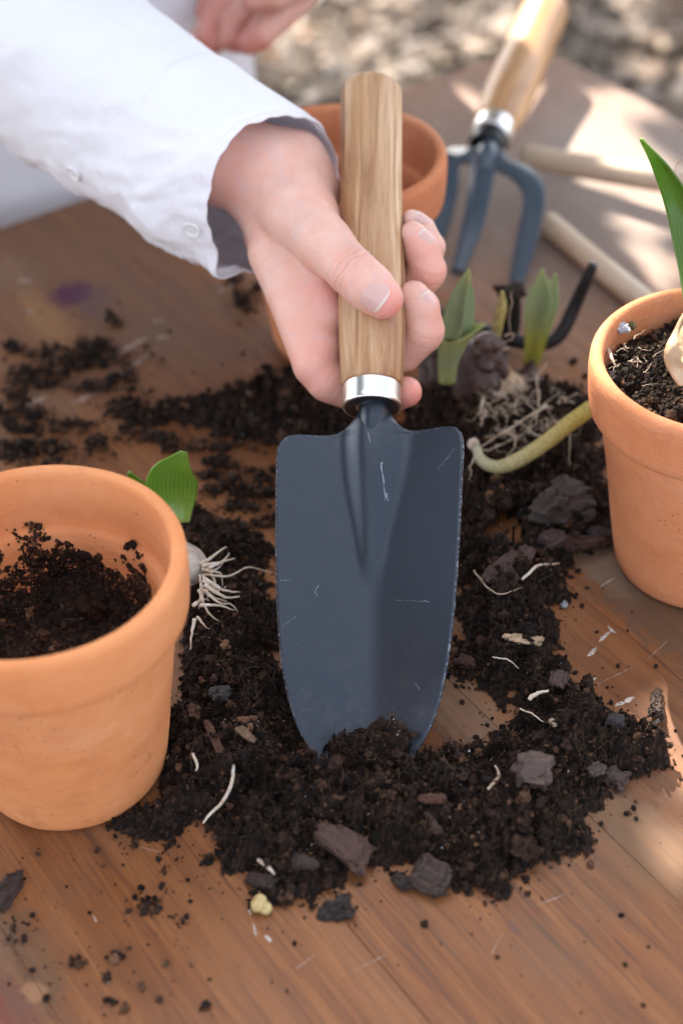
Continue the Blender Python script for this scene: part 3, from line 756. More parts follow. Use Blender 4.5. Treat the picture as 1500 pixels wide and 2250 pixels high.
def surf_point(p, dr):
    """walk along dr from inside to the skin"""
    s = np.linspace(0, 1.6, 161)[:, None]; q = (p + dr * s).astype(np.float32); d = hand_sd(q); i = int(np.argmax(d > 0)); return q[i].astype(float)
NAILS = []
def finger_nail(pa, pb, up, L, W_, rad, t0=.35, parent=None, sink=.05):
    ax = pb - pa; ax = ax / np.linalg.norm(ax); up = up - ax * (up @ ax); up /= np.linalg.norm(up)
    b0 = surf_point(pa + (pb - pa) * t0, up); e0 = surf_point(pa + (pb - pa) * t0 + ax * L * .8, up)
    nail(b0, e0, up, L, W_, .12, .035, parent, rad)
toward = -FWD
finger_nail(TH[3][0], TH[5][0] + .4 * (TH[5][0] - TH[4][0]), toward + RIGHT * -.22 - UP * .22, 1.02, .70, .76, .62, hand)
for f, up in ((FING[1], RIGHT * .75 + toward * .75 + UP * .2), (FING[2], RIGHT * .75 + toward * .8 + UP * .25), (FING[3], RIGHT * .8 + toward * .6 + UP * .5)):
    finger_nail(f[-3][0], f[-1][0], up, .74, .44, .46, .68, hand)

# ------------------------------------------------------------------ shirt
def cloth_material():
    t = NT('white_cotton'); v = t.coords()
    n1 = t.noise(v, 1500, 3, .6); n2 = t.noise(v, 70, 4, .6, .3)
    t.base(t.mix(t.ramp(n2, [(.3, 0.0), (.8, .6)]), (.92, .915, .94), (.88, .875, .91)))
    t.set(Roughness=.9); t.set(**{'Specular IOR Level': .15, 'Sheen Weight': .15, 'Subsurface Weight': .15, 'Subsurface Radius': (1, 1, 1), 'Subsurface Scale': .003})
    w1 = t.noise(t.coords(scale=(1, 1, 1)), 260, 4, .65, .6)
    t.bump(t.math('ADD', t.math('MULTIPLY', n1, .5), w1), .0008, .35)
    translucent(t, (.88, .84, .95), .2)
    return t.m
M_CLOTH = cloth_material()
t = NT('pearl_button'); t.base((.74, .73, .72)); t.set(Roughness=.4); M_BUTTON = t.m
shirt_parent = person
D0 = depth(HN(595, 380, 0))
RINGS = [  # upper outline, lower outline, tilt of the opening in the picture, half depth, distance
    ((704, 292), (504, 562), (-92, -62), 3.2, D0 + .2),
    ((668, 262), (452, 556), (-88, -60), 3.3, D0 + .5),
    ((600, 214), (392, 556), (-84, -58), 3.4, D0 + 1.0),
    ((540, 170), (335, 528), (-80, -55), 3.5, D0 + 1.5),
    ((482, 132), (285, 486), (-78, -52), 3.6, D0 + 2.0),
    ((440, 98), (232, 446), (-78, -52), 3.8, D0 + 2.6),
    ((322, 2), (130, 378), (-78, -52), 4.2, D0 + 4.2),
    ((200, -110), (0, 305), (-78, -52), 4.8, D0 + 6.5),
    ((60, -240), (-150, 215), (-70, -50), 5.6, D0 + 9.5),
    ((-60, -380), (-320, 120), (-60, -50), 6.3, D0 + 14.0),
    ((-100, -560), (-460, -40), (-30, -40), 6.5, D0 + 19.0),
    ((-20, -700), (-480, -260), (0, -30), 6.2, D0 + 24.0)]
def sleeve(rings, nu, nv, seed, name, fold=.22, extra=None):
    R = []
    for Up_, Lo_, off, rdp, dp in rings:
        pU, pL = Dp(*Up_, dp), Dp(*Lo_, dp); C = (pU + pL) / 2; A = (pU - pL) / 2
        q = dp / F; B = -FWD * rdp + RIGHT * off[0] * q - UP * off[1] * q
        R.append(np.stack([C, A, B]))
    R = crom(np.array(R), nv)
    th = np.linspace(0, 2 * math.pi, nu, endpoint=False)
    V = R[:, 0][:, None] + np.cos(th)[None, :, None] * R[:, 1][:, None] + np.sin(th)[None, :, None] * R[:, 2][:, None]
    nrm = V - R[:, 0][:, None]; nrm /= np.linalg.norm(nrm, axis=-1)[..., None]
    L = np.concatenate([[0], np.cumsum(np.linalg.norm(np.diff(R[:, 0], axis=0), axis=1))])
    under = .5 - .5 * np.cos(th)                                                     # 1 along the lower side
    S = np.stack([np.cos(th)[None] * 1.1 + 0 * L[:, None] + L[:, None] * .10, np.sin(th)[None] * 1.1 + 0 * L[:, None], 0 * th[None] + L[:, None] * .30], -1)
    big = fbm(S * 1.0 + 5 * seed, seed, 3)
    dg = fbm(np.stack([np.cos(th)[None] * 2.6 + L[:, None] * .22, np.sin(th)[None] * 2.6 + L[:, None] * .16, L[:, None] * .10 + 0 * th[None]], -1), seed + 9, 3)
    ridg = (1 - np.abs(dg)) ** 3 - .4
    fine = fbm(np.stack([np.cos(th)[None] * 6 + 0 * L[:, None], np.sin(th)[None] * 6 + 0 * L[:, None], L[:, None] * 1.6 + 0 * th[None]], -1), seed + 3, 3)
    amp = (.16 + .84 * under)[None] * sstep(0, 3.0, L)[:, None] + .18
    d = fold * (big * 1.3 + ridg * .8) * amp + .06 * fine * (.15 + .85 * under[None]) + .035 * vnoise(np.stack([np.cos(th)[None] * 14 + 0 * L[:, None], np.sin(th)[None] * 14 + 0 * L[:, None], L[:, None] * 2.2 + 0 * th[None]], -1), seed + 77) * (.1 + .9 * under[None])
    if extra is not None: d = d + extra(th, L)
    V = V + nrm * d[..., None]
    return V, L
def cuff_extra(th, L):
    # the stitched cuff band stands a little proud, its loose corner hangs down
    band = .10 * (1 - sstep(4.6, 5.0, L))[:, None] * (np.ones_like(th))[None]
    hem = -.07 * np.exp(-((L - .5) / .12) ** 2)[:, None] * np.ones_like(th)[None]
    corner = .95 * np.exp(-(((th - math.pi * 1.02 + math.pi) % (2 * math.pi) - math.pi) / .17) ** 2)[None] * np.exp(-(L / 1.0) ** 2)[:, None]
    scal = (.07 * np.sin(th * 5 + 1.0) + .05 * np.sin(th * 11 + .3) + .03 * np.sin(th * 23))[None] * np.exp(-(L / 1.2) ** 2)[:, None]
    return band + hem + corner + scal
NU, NV = 150, 150
SV, SL = sleeve(RINGS, NU, NV, 2, 'sleeve', .17, cuff_extra)
sleeve_o = mesh_obj('sleeve', SV.reshape(-1, 3), grid_faces(NU, NV, True), M_CLOTH, person)
solidify(sleeve_o, .09, -1.0)
def button(px, py, r, V, parent):
    """a four-hole button sewn on the nearest place of a cloth grid seen from the camera"""
    P = V.reshape(-1, 3); q = P - CAM; z = q @ FWD; ix = 750 + F * (q @ RIGHT) / z; iy = 1125 - F * (q @ UP) / z
    d = np.hypot(ix - px, iy - py); near = np.where(d < d.min() + 18)[0]; i = near[np.argmin(z[near])]; c = P[i]
    lo = np.argsort(np.linalg.norm(P - c, axis=1))[:60]; u_, s_, vt = np.linalg.svd(P[lo] - P[lo].mean(0)); n = vt[2]; n = n if n @ (CAM - c) > 0 else -n
    a = np.cross(n, UP); a /= np.linalg.norm(a); b = np.cross(n, a)
    Vb, Fb = lathe([(0, .10), (.45 * r, .08), (.62 * r, .10), (.80 * r, .17), (.93 * r, .17), (r, .10), (.95 * r, .02), (.5 * r, 0)], 28)
    o = mesh_obj('button', c + n * .03 + Vb[:, :1] * a + Vb[:, 1:2] * b + Vb[:, 2:] * n, Fb, M_BUTTON, parent)
    Vt, Ft = merge([tube(c + n * .13 + np.array([[i_ * .12 * r * 2, -.15 * r, 0], [i_ * .12 * r * 2, .15 * r, 0]]) @ np.stack([a, b, n]), .035, 6) for i_ in (-1, 1)])
    mesh_obj('thread', Vt, Ft, M_CLOTH, o)
button(412, 516, .42, SV, sleeve_o)
button(150, 388, .40, SV, sleeve_o)
# body of the shirt, standing behind the table's far edge
WDIR = -TV.copy()                                         # along the table's edge, towards its corner
NDIR = -TU.copy()                                         # away from the table
def torso():
    E0 = G(655, 235)                                      # where the shirt's right side meets the table edge
    prof = [(-30, 12.0, 7.6, 1.0, 0), (-14, 12.6, 8.0, .6, 0), (-4, 12.8, 8.2, .2, 0), (4, 12.9, 8.2, .0, 0), (12, 13.0, 8.0, 2.6, .3), (20, 13.2, 7.8, 5.4, .6), (28, 13.6, 7.6, 7.6, 1.0), (36, 13.4, 7.2, 8.8, 1.5), (42, 11.5, 6.6, 9.2, 2), (45, 7.5, 5.6, 9.2, 2.4), (46.2, 4.2, 4.2, 9.2, 2.6)]
    P = crom(np.array(prof, float), 80)
    nu = 130; th = np.linspace(0, 2 * math.pi, nu, endpoint=False)
    C = E0 - WDIR * 12.6 + NDIR * 8.6
    ct, st = np.cos(th), np.sin(th)
    sq = lambda x: np.sign(x) * np.abs(x) ** .8
    V = np.stack([C[None, None] + WDIR * (P[:, 1][:, None] * sq(ct)[None])[..., None] + NDIR * ((P[:, 2][:, None] * sq(st)[None]) + P[:, 3][:, None])[..., None]], 0)[0]
    V[..., 2] = P[:, 0][:, None]
    f = fbm(np.stack([ct[None] * 3 + 0 * P[:, :1], st[None] * 3 + 0 * P[:, :1], P[:, 0][:, None] * .05 + 0 * th[None]], -1), 31, 3)
    f2 = fbm(np.stack([ct[None] * 5 + .05 * P[:, :1], st[None] * 5 + 0 * P[:, :1], P[:, 0][:, None] * .16 + 0 * th[None]], -1), 37, 3)
    d = (.7 * f + .35 * (1 - np.abs(f2)) ** 2) * .9
    V = V + (WDIR * ct[:, None] + NDIR * st[:, None])[None] * d[..., None]
    return V, C
TVt, TC = torso()
torso_o = mesh_obj('shirt', TVt.reshape(-1, 3), grid_faces(130, 80, True), M_CLOTH, person); solidify(torso_o, .1, -1.0)
# second hand, hanging in front of the shirt
DH = depth(G(655, 235)) - 9.0
def L2(px, py, dd, r): return (Dp(px * 1.06 - 24, py + 10, DH + dd), r * 1.05)
HL = [
    [L2(640, -30, 0, 1.15), L2(600, 22, -.6, .95), L2(560, 66, -1.0, .86), L2(537, 84, -1.0, .66)],          # index finger
    [L2(628, -62, .9, 1.15), L2(560, -10, .7, .92), L2(508, 40, .4, .82), L2(500, 74, .1, .70), L2(520, 84, .2, .60)],
    [L2(612, -95, 1.9, 1.1), L2(530, -45, 1.8, .9), L2(470, 22, 1.5, .80), L2(448, 66, 1.2, .72), L2(470, 84, 1.0, .60)],
    [L2(600, -125, 2.8, 1.0), L2(520, -85, 2.9, .78), L2(462, -20, 2.7, .70), L2(448, 18, 2.4, .58)]]
TH2 = [L2(690, -95, -1.3, 1.3), L2(640, -50, -2.2, 1.0), L2(590, -20, -2.6, .85), L2(545, -8, -2.6, .62)]
ARM2 = [L2(755, -130, .6, 1.7), L2(790, -250, 2.0, 1.9), L2(785, -400, 5, 2.2)]
PAL2 = [(Dp(745, -110, DH + .4), Dp(650, -50, DH + .2), 1.6, 1.3), (Dp(740, -130, DH + 1.2), Dp(630, -85, DH + 1.5), 1.5, 1.25), (Dp(735, -150, DH + 1.8), Dp(615, -115, DH + 2.4), 1.4, 1.15)]
def hand2_sd(P):
    P = P.astype(np.float32); p = chain(P, ARM2, .5)
    for a, b, ra, rb in PAL2: p = smin(p, rcone(P, a, b, ra, rb), .6)
    d = None
    for f in HL + [TH2]:
        q = smin(p, chain(P, f, .1), .35); d = q if d is None else smin(d, q, .06)
    return d
p2 = np.array([p for f in HL + [TH2, ARM2] for p, r in f])
V2, F2 = surface_net(hand2_sd, p2.min(0) - 2.6, p2.max(0) + 2.6, .19)
V2 = relax(V2, F2, 2)
r2 = redness(V2, [(f[-1][0], 1.4, 1.0) for f in HL] + [(HL[2][2][0], 1.8, .8), (HL[1][2][0], 1.6, .6), (HL[3][2][0], 1.6, .7), (TH2[-1][0], 1.4, .6), (HL[0][1][0], 1.6, .35)], 1)
hand2 = mesh_obj('arm_and_hand', V2, F2, M_SKIN, person, col=np.stack([r2, r2, r2 * 0], -1))
E2 = DH
RINGS2 = [((730, -225), (850, -215), (10, 30), 3.0, E2 + 2.0), ((715, -330), (865, -310), (10, 30), 3.3, E2 + 3.5), ((690, -450), (860, -440), (0, 20), 3.8, E2 + 6.5), ((640, -600), (820, -600), (0, 0), 4.2, E2 + 10), ((560, -740), (760, -760), (0, 0), 4.4, E2 + 13), ((430, -800), (620, -900), (0, 0), 4.6, E2 + 16)]
SV2, _ = sleeve(RINGS2, 72, 60, 8, 'sleeve', .2)
s2 = mesh_obj('sleeve', SV2.reshape(-1, 3), grid_faces(72, 60, True), M_CLOTH, person); solidify(s2, .09, -1.0)
# neck and head, above the picture, with short hair, and trousers below the table
HC = TC + NDIR * 8.0 + np.array([0, 0, 57.0])
def head_sd(P):
    P = P.astype(np.float32)
    Rm = np.stack([WDIR, -NDIR, [0, 0, 1.0]])
    d = ellips(P, HC, (6.6, 7.8, 9.2), Rm)
    d = smin(d, ellips(P, HC + np.array([0, 0, -4.2]) - NDIR * 2.2, (4.8, 5.2, 5.0), Rm), 1.5)
    d = smin(d, rcone(P, HC - NDIR * -1.5 + np.array([0, 0, -5]), TC + NDIR * 9.2 + np.array([0, 0, 42]), 3.6, 4.4), 1.2)
    d = smin(d, rcone(P, HC - NDIR * 7.4 + np.array([0, 0, .8]), HC - NDIR * 9.0 + np.array([0, 0, -1.9]), .7, .95), .6)
    for s in (-1, 1):
        d = smin(d, ellips(P, HC + WDIR * 6.6 * s + NDIR * .4 + np.array([0, 0, -.8]), (.8, 1.6, 2.6), Rm), .4)
        d = -smin(-d, ellips(P, HC + WDIR * 2.7 * s - NDIR * 8.6 + np.array([0, 0, 0.6]), (1.5, 1.1, .8), Rm), .5)
    d = smin(d, ellips(P, HC - NDIR * 7.1 + np.array([0, 0, -4.6]), (1.9, .75, .45), Rm), .35)
    return d
Vh, Fh = surface_net(head_sd, HC - [11, 11, 20], HC + [11, 11, 11], .42, .6)
head_o = mesh_obj('head', relax(Vh, Fh, 1), Fh, M_SKIN, person, col=np.tile([.12, .12, 0.0], (len(Vh), 1)))
t = NT('brown_hair'); t.base((.06, .032, .018)); t.set(Roughness=.5); t.bump(t.noise(t.coords(scale=(300, 300, 25)), 1, 3), .003, .6); M_HAIR = t.m
Vi, Fi = ICO[4]
q = Vi * 1.0; fr = q @ np.array([0, 1, 0]); 
keep = ~((q[:, 1] > .35) & (q[:, 2] < .55)) & (q[:, 2] > -.62)
rr = (1 + .05 * fbm(q * 6, 3, 3))[:, None]
Vhair = HC + (q[:, :1] * 7.1 * WDIR + q[:, 1:2] * 8.2 * -NDIR + q[:, 2:] * 9.8 * np.array([0, 0, 1.0])) * rr
mesh_obj('hair', Vhair, Fi[keep[Fi].all(1)], M_HAIR, head_o)
t = NT('eye_white'); t.base((.75, .74, .72)); t.set(Roughness=.15); M_EYE = t.m
t = NT('iris'); t.base((.05, .03, .02)); t.set(Roughness=.1); M_IRIS = t.m
for s in (-1, 1):
    c = HC + WDIR * 2.7 * s - NDIR * 6.7 + np.array([0, 0, .5]); e = mesh_obj('eye', c + ICO[3][0] * 1.0, ICO[3][1], M_EYE, head_o)
    mesh_obj('eye', c - NDIR * .62 + ICO[2][0] * .5, ICO[2][1], M_IRIS, head_o)
t = NT('denim'); t.base((.07, .09, .14)); t.set(Roughness=.9); t.bump(t.noise(t.coords(), 900, 3), .0006, .5); M_DENIM = t.m
parts = []
def trous_sd(P):
    P = P.astype(np.float32); c = TC + NDIR * .5
    d = rcone(P, c + WDIR * -4 + [0, 0, -20], c + WDIR * 4 + [0, 0, -20], 8.6, 8.6)
    for s in (-1, 1):
        d = smin(d, chain(P, [(c + WDIR * 5.2 * s + np.array([0, 0, -22]), 7.0), (c + WDIR * 5.6 * s + np.array([0, 0, -33]), 5.8), (c + WDIR * 5.8 * s + np.array([0, 0, -41.5]), 4.8)]), 1.2)
    return d
Vp, Fp = surface_net(trous_sd, TC - [18, 18, 50], TC + [18, 18, -8], .7, .8)
mesh_obj('trousers', Vp, Fp, M_DENIM, person)
t = NT('shoe_rubber'); t.base((.12, .12, .13)); t.set(Roughness=.7); M_SHOE = t.m
for s in (-1, 1):
    a = TC + WDIR * 6 * s + NDIR * 3; a[2] = GROUND_Z + 3.4; b = TC + WDIR * 6.4 * s - NDIR * 9; b[2] = GROUND_Z + 2.6
    Vs, Fs = surface_net(lambda P: np.maximum(smin(rcone(P.astype(np.float32), a, b, 3.6, 3.0), rcone(P.astype(np.float32), a, a + [0, 0, 3], 3.6, 3.6), .8), (GROUND_Z + .2) - P[..., 2]), np.minimum(a, b) - 5, np.maximum(a, b) + [5, 5, 8], .5, .6)
    mesh_obj('shoe', Vs, Fs, M_SHOE, person)

# ================================================================== HAND FORK, lying behind
M_FORKWOOD = handle_wood('beech_handle', [(.34, .165, .065), (.50, .265, .115), (.58, .34, .165), (.44, .22, .09)], .8, .38)
t = NT('blue_grey_enamel'); t.base((.045, .064, .088)); t.set(Roughness=.2); t.set(**{'Specular IOR Level': .6}); t.bump(t.noise(t.coords(), 2500, 2), .0001, .4); M_ENAM = t.m
FE = G(1203, 10, 4.0); FF = G(1083, 287, 2.5)
fl_, fa_, fn_ = frame(FF, FE)
fork = thing('hand_fork', 'hand fork with pale wooden handle and blue grey tines lying behind the pots', 'hand fork', FF, rot=np.stack([fl_, fa_, fn_], 1))
def fl2(p):
    q = np.asarray(p) - FF; return np.array([q @ fl_, q @ fa_, q @ fn_])
FHL = np.linalg.norm(FE - FF)
V, Fc = lathe_y(dens2([(.5, 0), (.5, 1.25), (.65, 1.3), (2, 1.42), (4, 1.52), (7, 1.5), (10, 1.45), (FHL - 1.2, 1.5), (FHL - .5, 1.42), (FHL - .12, 1.15), (FHL, .7), (FHL + .03, 0)], .3)); mesh_obj('handle', V, Fc, M_FORKWOOD, fork)
V, Fc = lathe_y(dens2([(-.8, .95), (-.85, 1.12), (-.75, 1.22), (-.6, 1.2), (.6, 1.2), (.7, 1.15)], .15)); ffer = mesh_obj('ferrule', V, Fc, M_STEEL, fork)
V, Fc = lathe_y([(-.62, 0.0), (-.66, .6), (-.7, 1.12)]); mesh_obj('ferrule_cap', V, Fc[:, ::-1], M_SOCK, ffer)
V, Fc = lathe_y(dens2([(-.7, 1.12), (-.9, 1.13), (-1.9, 1.02), (-1.95, .95), (-1.9, .86), (-1.0, .8)], .2)); mesh_obj('socket', V, Fc, M_SOCK, fork)
def strip(path, w, th, n=40):
    P = crom(np.array(path, float), n); k = len(P); w = np.interp(np.linspace(0, 1, k), np.linspace(0, 1, len(w)), w)
    T = np.gradient(P, axis=0); T /= np.linalg.norm(T, axis=1)[:, None]
    S = np.cross(T, [0, 0, 1.0]); S /= np.linalg.norm(S, axis=1)[:, None]; N = np.cross(S, T)
    sec = [(-1, -.8), (-.9, -1), (.9, -1), (1, -.8), (1, .85), (.93, 1), (-.93, 1), (-1, .85)]
    V = np.stack([P + S * (a * w / 2)[:, None] + N * (b * th / 2 + .0 * w * (1 - a * a))[:, None] for a, b in sec], 1).reshape(-1, 3)
    Fc = [tuple(int(q) for q in f) for f in grid_faces(8, k, True)] + [tuple(range(7, -1, -1)), tuple(range((k - 1) * 8, k * 8))]
    return V, Fc
def floc(V): return np.array([fl2(p) for p in V])
hub = G(1068, 345, 2.3)
for path, w in (([(1082, 330, 2.6), (1098, 358, 2.5), (1140, 378, 2.45), (1168, 408, 2.3), (1172, 450, 2.0), (1156, 530, 1.2), (1132, 628, .3)], [.9, 1.0, 1.1, 1.05, .95, .9, .6]),
                ([(1066, 325, 2.6), (1062, 365, 2.45), (1052, 430, 2.1), (1036, 500, 1.5), (1004, 600, .3)], [1.0, 1.15, 1.0, .9, .55]),
                ([(1052, 330, 2.6), (1034, 345, 2.5), (1004, 338, 2.45), (985, 362, 2.3), (982, 420, 1.9), (962, 500, 1.1), (930, 585, .3)], [.9, 1.0, 1.1, 1.05, .95, .9, .6])):
    V, Fc = strip([G(*p) for p in path], [1.25 * q for q in w], .3); mesh_obj('tine', floc(V), Fc, M_ENAM, fork)
V, Fc = tube(np.array([(0, -.5, 0), *[fl2(G(1070, 335, 2.5))], *[fl2(G(1062, 375, 2.35))]]), [.55, .62, .45], 20); mesh_obj('shank', V, Fc, M_ENAM, fork)

# ================================================================== WOODEN STICKS
M_DOWEL = handle_wood('pale_dowel', [(.46, .33, .22), (.58, .44, .31), (.64, .51, .38), (.54, .40, .28)], .7, .6)
def dowel(label, a, b, r):
    L = np.linalg.norm(b - a); l_, a_, n_ = frame(a, b)
    V, Fc = lathe_y(dens2([(0, 0), (.02, r * .55), (.12, r * .85), (.3, r), (L - .3, r), (L - .1, r * .85), (L, r * .5), (L, 0)], .4), 40)
    V[:, 0] += .12 * np.sin(V[:, 1] / L * 3.1) * .5
    P = a + V[:, :1] * l_ + V[:, 1:2] * a_ + V[:, 2:] * n_
    o = thing('wooden_dowel', label, 'dowel', a, rot=np.stack([l_, a_, n_], 1), group='pale wooden dowels')
    mesh_obj('stick', V, Fc, M_DOWEL, o); return o
dowel('pale round wooden dowel lying across the far right of the table', G(1148, 342, .85), G(1640, 424, 2.2), .70)
dowel('pale round wooden dowel running behind the right pot under the black claw prong', G(1197, 484, .70), G(1480, 716, .70), .66)

# ================================================================== BLACK CLAW
t = NT('black_enamel'); t.base((.008, .008, .009)); t.set(Roughness=.45); t.bump(t.noise(t.coords(), 700, 3), .0004, .5); M_BLACK = t.m
CB = G(1085, 735, .5)
claw = thing('hand_cultivator', 'black three pronged hand cultivator head lying prongs up behind the bulbs', 'hand cultivator', CB)
for pth, r in (([(1080, 738, .9), (1150, 752, .8), (1205, 752, 1.0), (1236, 726, 1.6), (1262, 672, 2.8), (1290, 610, 4.4), (1304, 578, 5.2)], [.36, .36, .36, .36, .34, .29, .22]),
               ([(1090, 742, .9), (1112, 742, .9), (1122, 720, 1.5), (1125, 680, 2.6), (1127, 632, 4.0)], [.36, .42, .46, .46, .36]),
               ([(1095, 738, .9), (1050, 722, .8), (1000, 706, .8), (962, 684, 1.0), (945, 655, 1.8), (925, 610, 3.4)], [.36, .36, .34, .34, .3, .22])):
    P = crom(np.array([G(*p) for p in pth]), 40); V, Fc = tube(P, np.interp(np.linspace(0, 1, 40), np.linspace(0, 1, len(r)), r), 14); mesh_obj('prong', V, Fc, M_BLACK, claw)
P = crom(np.array([G(1090, 740, .9), G(1075, 790, .8), G(1068, 850, .7)]), 16); V, Fc = tube(P, .42, 14); mesh_obj('socket', V, Fc, M_BLACK, claw)

# ================================================================== SOIL
def seg_dist(P, poly):
    poly = np.asarray(poly); d = np.full(len(P), 1e9); ins = np.zeros(len(P), bool)
    for a, b in zip(poly, np.roll(poly, -1, 0)):
        ab = b - a; tt = np.clip(((P - a) @ ab) / (ab @ ab), 0, 1); q = P - a - tt[:, None] * ab
        d = np.minimum(d, np.sqrt((q * q).sum(1)))
        c = (a[1] > P[:, 1]) != (b[1] > P[:, 1]); xx = a[0] + (P[:, 1] - a[1]) / (b[1] - a[1] + 1e-12) * (b[0] - a[0]); ins ^= c & (P[:, 0] < xx)
    return np.where(ins, d, -d)
PX = lambda L: np.array([G(*p)[:2] for p in L])
POLYS = [  # outline in the picture, height, slope width
    ([(455, 1838), (470, 1890), (520, 1928), (545, 1992), (610, 2016), (680, 1992), (720, 1962), (775, 1958), (800, 1908), (850, 1884), (900, 1896), (960, 1940), (1040, 1955), (1095, 1982), (1118, 1950), (1150, 1900), (1230, 1890), (1305, 1835), (1318, 1775), (1370, 1735), (1440, 1736), (1484, 1694), (1470, 1640), (1410, 1600), (1340, 1560), (1275, 1510), (1205, 1520), (1170, 1580), (1090, 1640), (985, 1660), (900, 1675), (700, 1670), (640, 1660), (560, 1720)], 1.45, 2.0),
    ([(395, 1150), (470, 1175), (560, 1250), (625, 1320), (640, 1500), (660, 1680), (560, 1800), (455, 1842), (330, 1838), (245, 1808), (330, 1730), (380, 1500), (400, 1320)], 1.05, 1.9),
    ([(1000, 1010), (1100, 980), (1250, 950), (1345, 990), (1354, 1200), (1262, 1232), (1237, 1290), (1244, 1446), (1205, 1505), (1120, 1560), (1060, 1550), (1005, 1500), (985, 1200)], 1.0, 1.8),
    ([(1075, 1490), (1150, 1440), (1240, 1430), (1268, 1530), (1240, 1600), (1170, 1640), (1105, 1610), (1120, 1560)], .95, 1.2),
    ([(870, 860), (960, 820), (1060, 830), (1180, 850), (1290, 862), (1335, 970), (1250, 1010), (1010, 1040), (890, 985)], 1.0, 1.5),
    ([(255, 915), (350, 885), (450, 872), (560, 838), (640, 806), (760, 860), (790, 985), (640, 1010), (600, 975), (500, 958), (400, 930), (300, 940)], .6, .9),
    ([(390, 1115), (440, 1120), (520, 1160), (600, 1215), (570, 1260), (470, 1230), (400, 1250)], .7, .8)]
CLUMPS = ((150, 806, 95, 26, .5), (30, 884, 66, 34, .55), (92, 990, 85, 34, .6), (222, 972, 34, 24, .5), (225, 782, 70, 20, .4), (500, 1040, 86, 24, .5), (565, 1092, 62, 22, .45), (330, 964, 50, 16, .4), (545, 650, 34, 34, .5),
                        (520, 610, 26, 12, .3), (440, 1160, 60, 40, .6), (255, 712, 12, 12, .5), (30, 764, 26, 12, .4), (700, 1010, 60, 20, .4), (575, 1150, 40, 14, .3), (100, 850, 30, 12, .3), (290, 830, 34, 14, .35), (380, 905, 40, 14, .35), (60, 830, 60, 18, .4), (185, 850, 80, 20, .45), (300, 900, 70, 20, .45), (60, 935, 70, 22, .45), (170, 940, 60, 16, .4), (480, 990, 70, 18, .4), (385, 970, 60, 18, .4), (610, 1052, 40, 14, .35), (20, 990, 40, 26, .5), (250, 760, 60, 14, .35), (470, 1080, 50, 18, .35), (530, 1120, 50, 18, .35), (120, 775, 50, 12, .35))
def blade_z(xy):
    """height of the underside of the blade over a place on the table, inf where there is none"""
    z = np.full(len(xy), 2.0)
    SWs = np.array([0, .45, 1.2, 2.2, 3.2, 4.5, 6, 9.5, 13, 15]); SWw = np.array([.3, 1.28, 1.95, 2.52, 2.88, 3.15, 3.34, 3.58, 3.7, 3.7])
    for _ in range(12):
        q = np.column_stack([xy, z]) - T0; l = q @ TL; s = q @ TA; n = q @ TN
        z = z + (blade_n(s, l) - n) / TN[2] * .9
    w = np.interp(s, SWs, SWw)
    return np.where((np.abs(l) < w + .12) & (s > -.1) & (s < 15), z, np.inf), s, l
MOUND = G(815, 1690)[:2]
def soil_height(xy):
    P3 = np.column_stack([xy, np.zeros(len(xy))])
    warp = .45 * fbm(P3 * .55, 40, 3) + .34 * fbm(P3 * 1.9, 44, 4, .65)
    h = np.full(len(xy), -.3)
    for poly, H_, w in POLYS:
        d = seg_dist(xy, PX(poly)) + warp * min(1, w)
        base = H_ * sstep(-.05, w * 1.25, d) ** .75
        h = np.maximum(h, np.where(d > -.05, base + .02, -.3))
    for cx, cy, r in ((1105, 1185, 1.0), (1150, 1160, .65), (1128, 1215, .55)):
        q = np.linalg.norm(xy - G(cx, cy)[:2], axis=1) + warp * .9; h = np.where(q < r, np.minimum(h, (q - r) * 1.2 + .02 ), h)
    live = h > 0
    h = np.where(live, h * (1 + .30 * fbm(P3 * .6, 50, 3)), h)
    lump = fbm(P3 * 1.5, 52, 4, .6); fine = fbm(P3 * 5.5, 55, 3, .6)
    amp = np.clip(h / .8, 0, 1)
    h = np.where(live, h + amp * (.50 * np.abs(lump) - .16 + .17 * fine), h)
    for c in (POT_L, POT_R, POT_B):
        q = np.linalg.norm(xy - c, axis=1); h = np.where(q < 3.45, -.3, h)
    bz, s, l = blade_z(xy)
    md = np.sqrt((((xy - MOUND) / (1.55, .95)) ** 2).sum(1)) + .55 * warp
    over = np.isfinite(bz) & (md < 1)
    h = np.where(np.isfinite(bz), np.minimum(h, bz - .22), h)
    h = np.where(over, np.where(np.isfinite(bz), bz, 0) + .06 + .42 * np.clip(1 - md ** 2, 0, 1) ** .5 + .3 * np.abs(lump) + .1 * fine, h)
    h = np.where(~np.isfinite(bz) & (md < 1.7), np.maximum(h, (1.9 * np.clip(1.75 - md, 0, 1)) ** .8 + .25 * np.abs(lump)), h)
    return h
t = NT('potting_soil'); a = attr(t); v = t.coords(); n1 = t.noise(v, 500, 4, .7)
c = t.mix(t.ramp(n1, [(.36, .75), (.6, 0.0)]), a, (.006, .004, .0035)); t.base(c); t.set(Roughness=.85); t.set(**{'Specular IOR Level': .2}); t.bump(n1, .0012, .8); M_SOIL = t.m
SOILC = np.array([(.025, .015, .011), (.016, .010, .008), (.040, .023, .015), (.010, .007, .006), (.065, .037, .023), (.022, .014, .011), (.100, .060, .038), (.030, .019, .014)]) * (1.35, 1.15, 1.0)
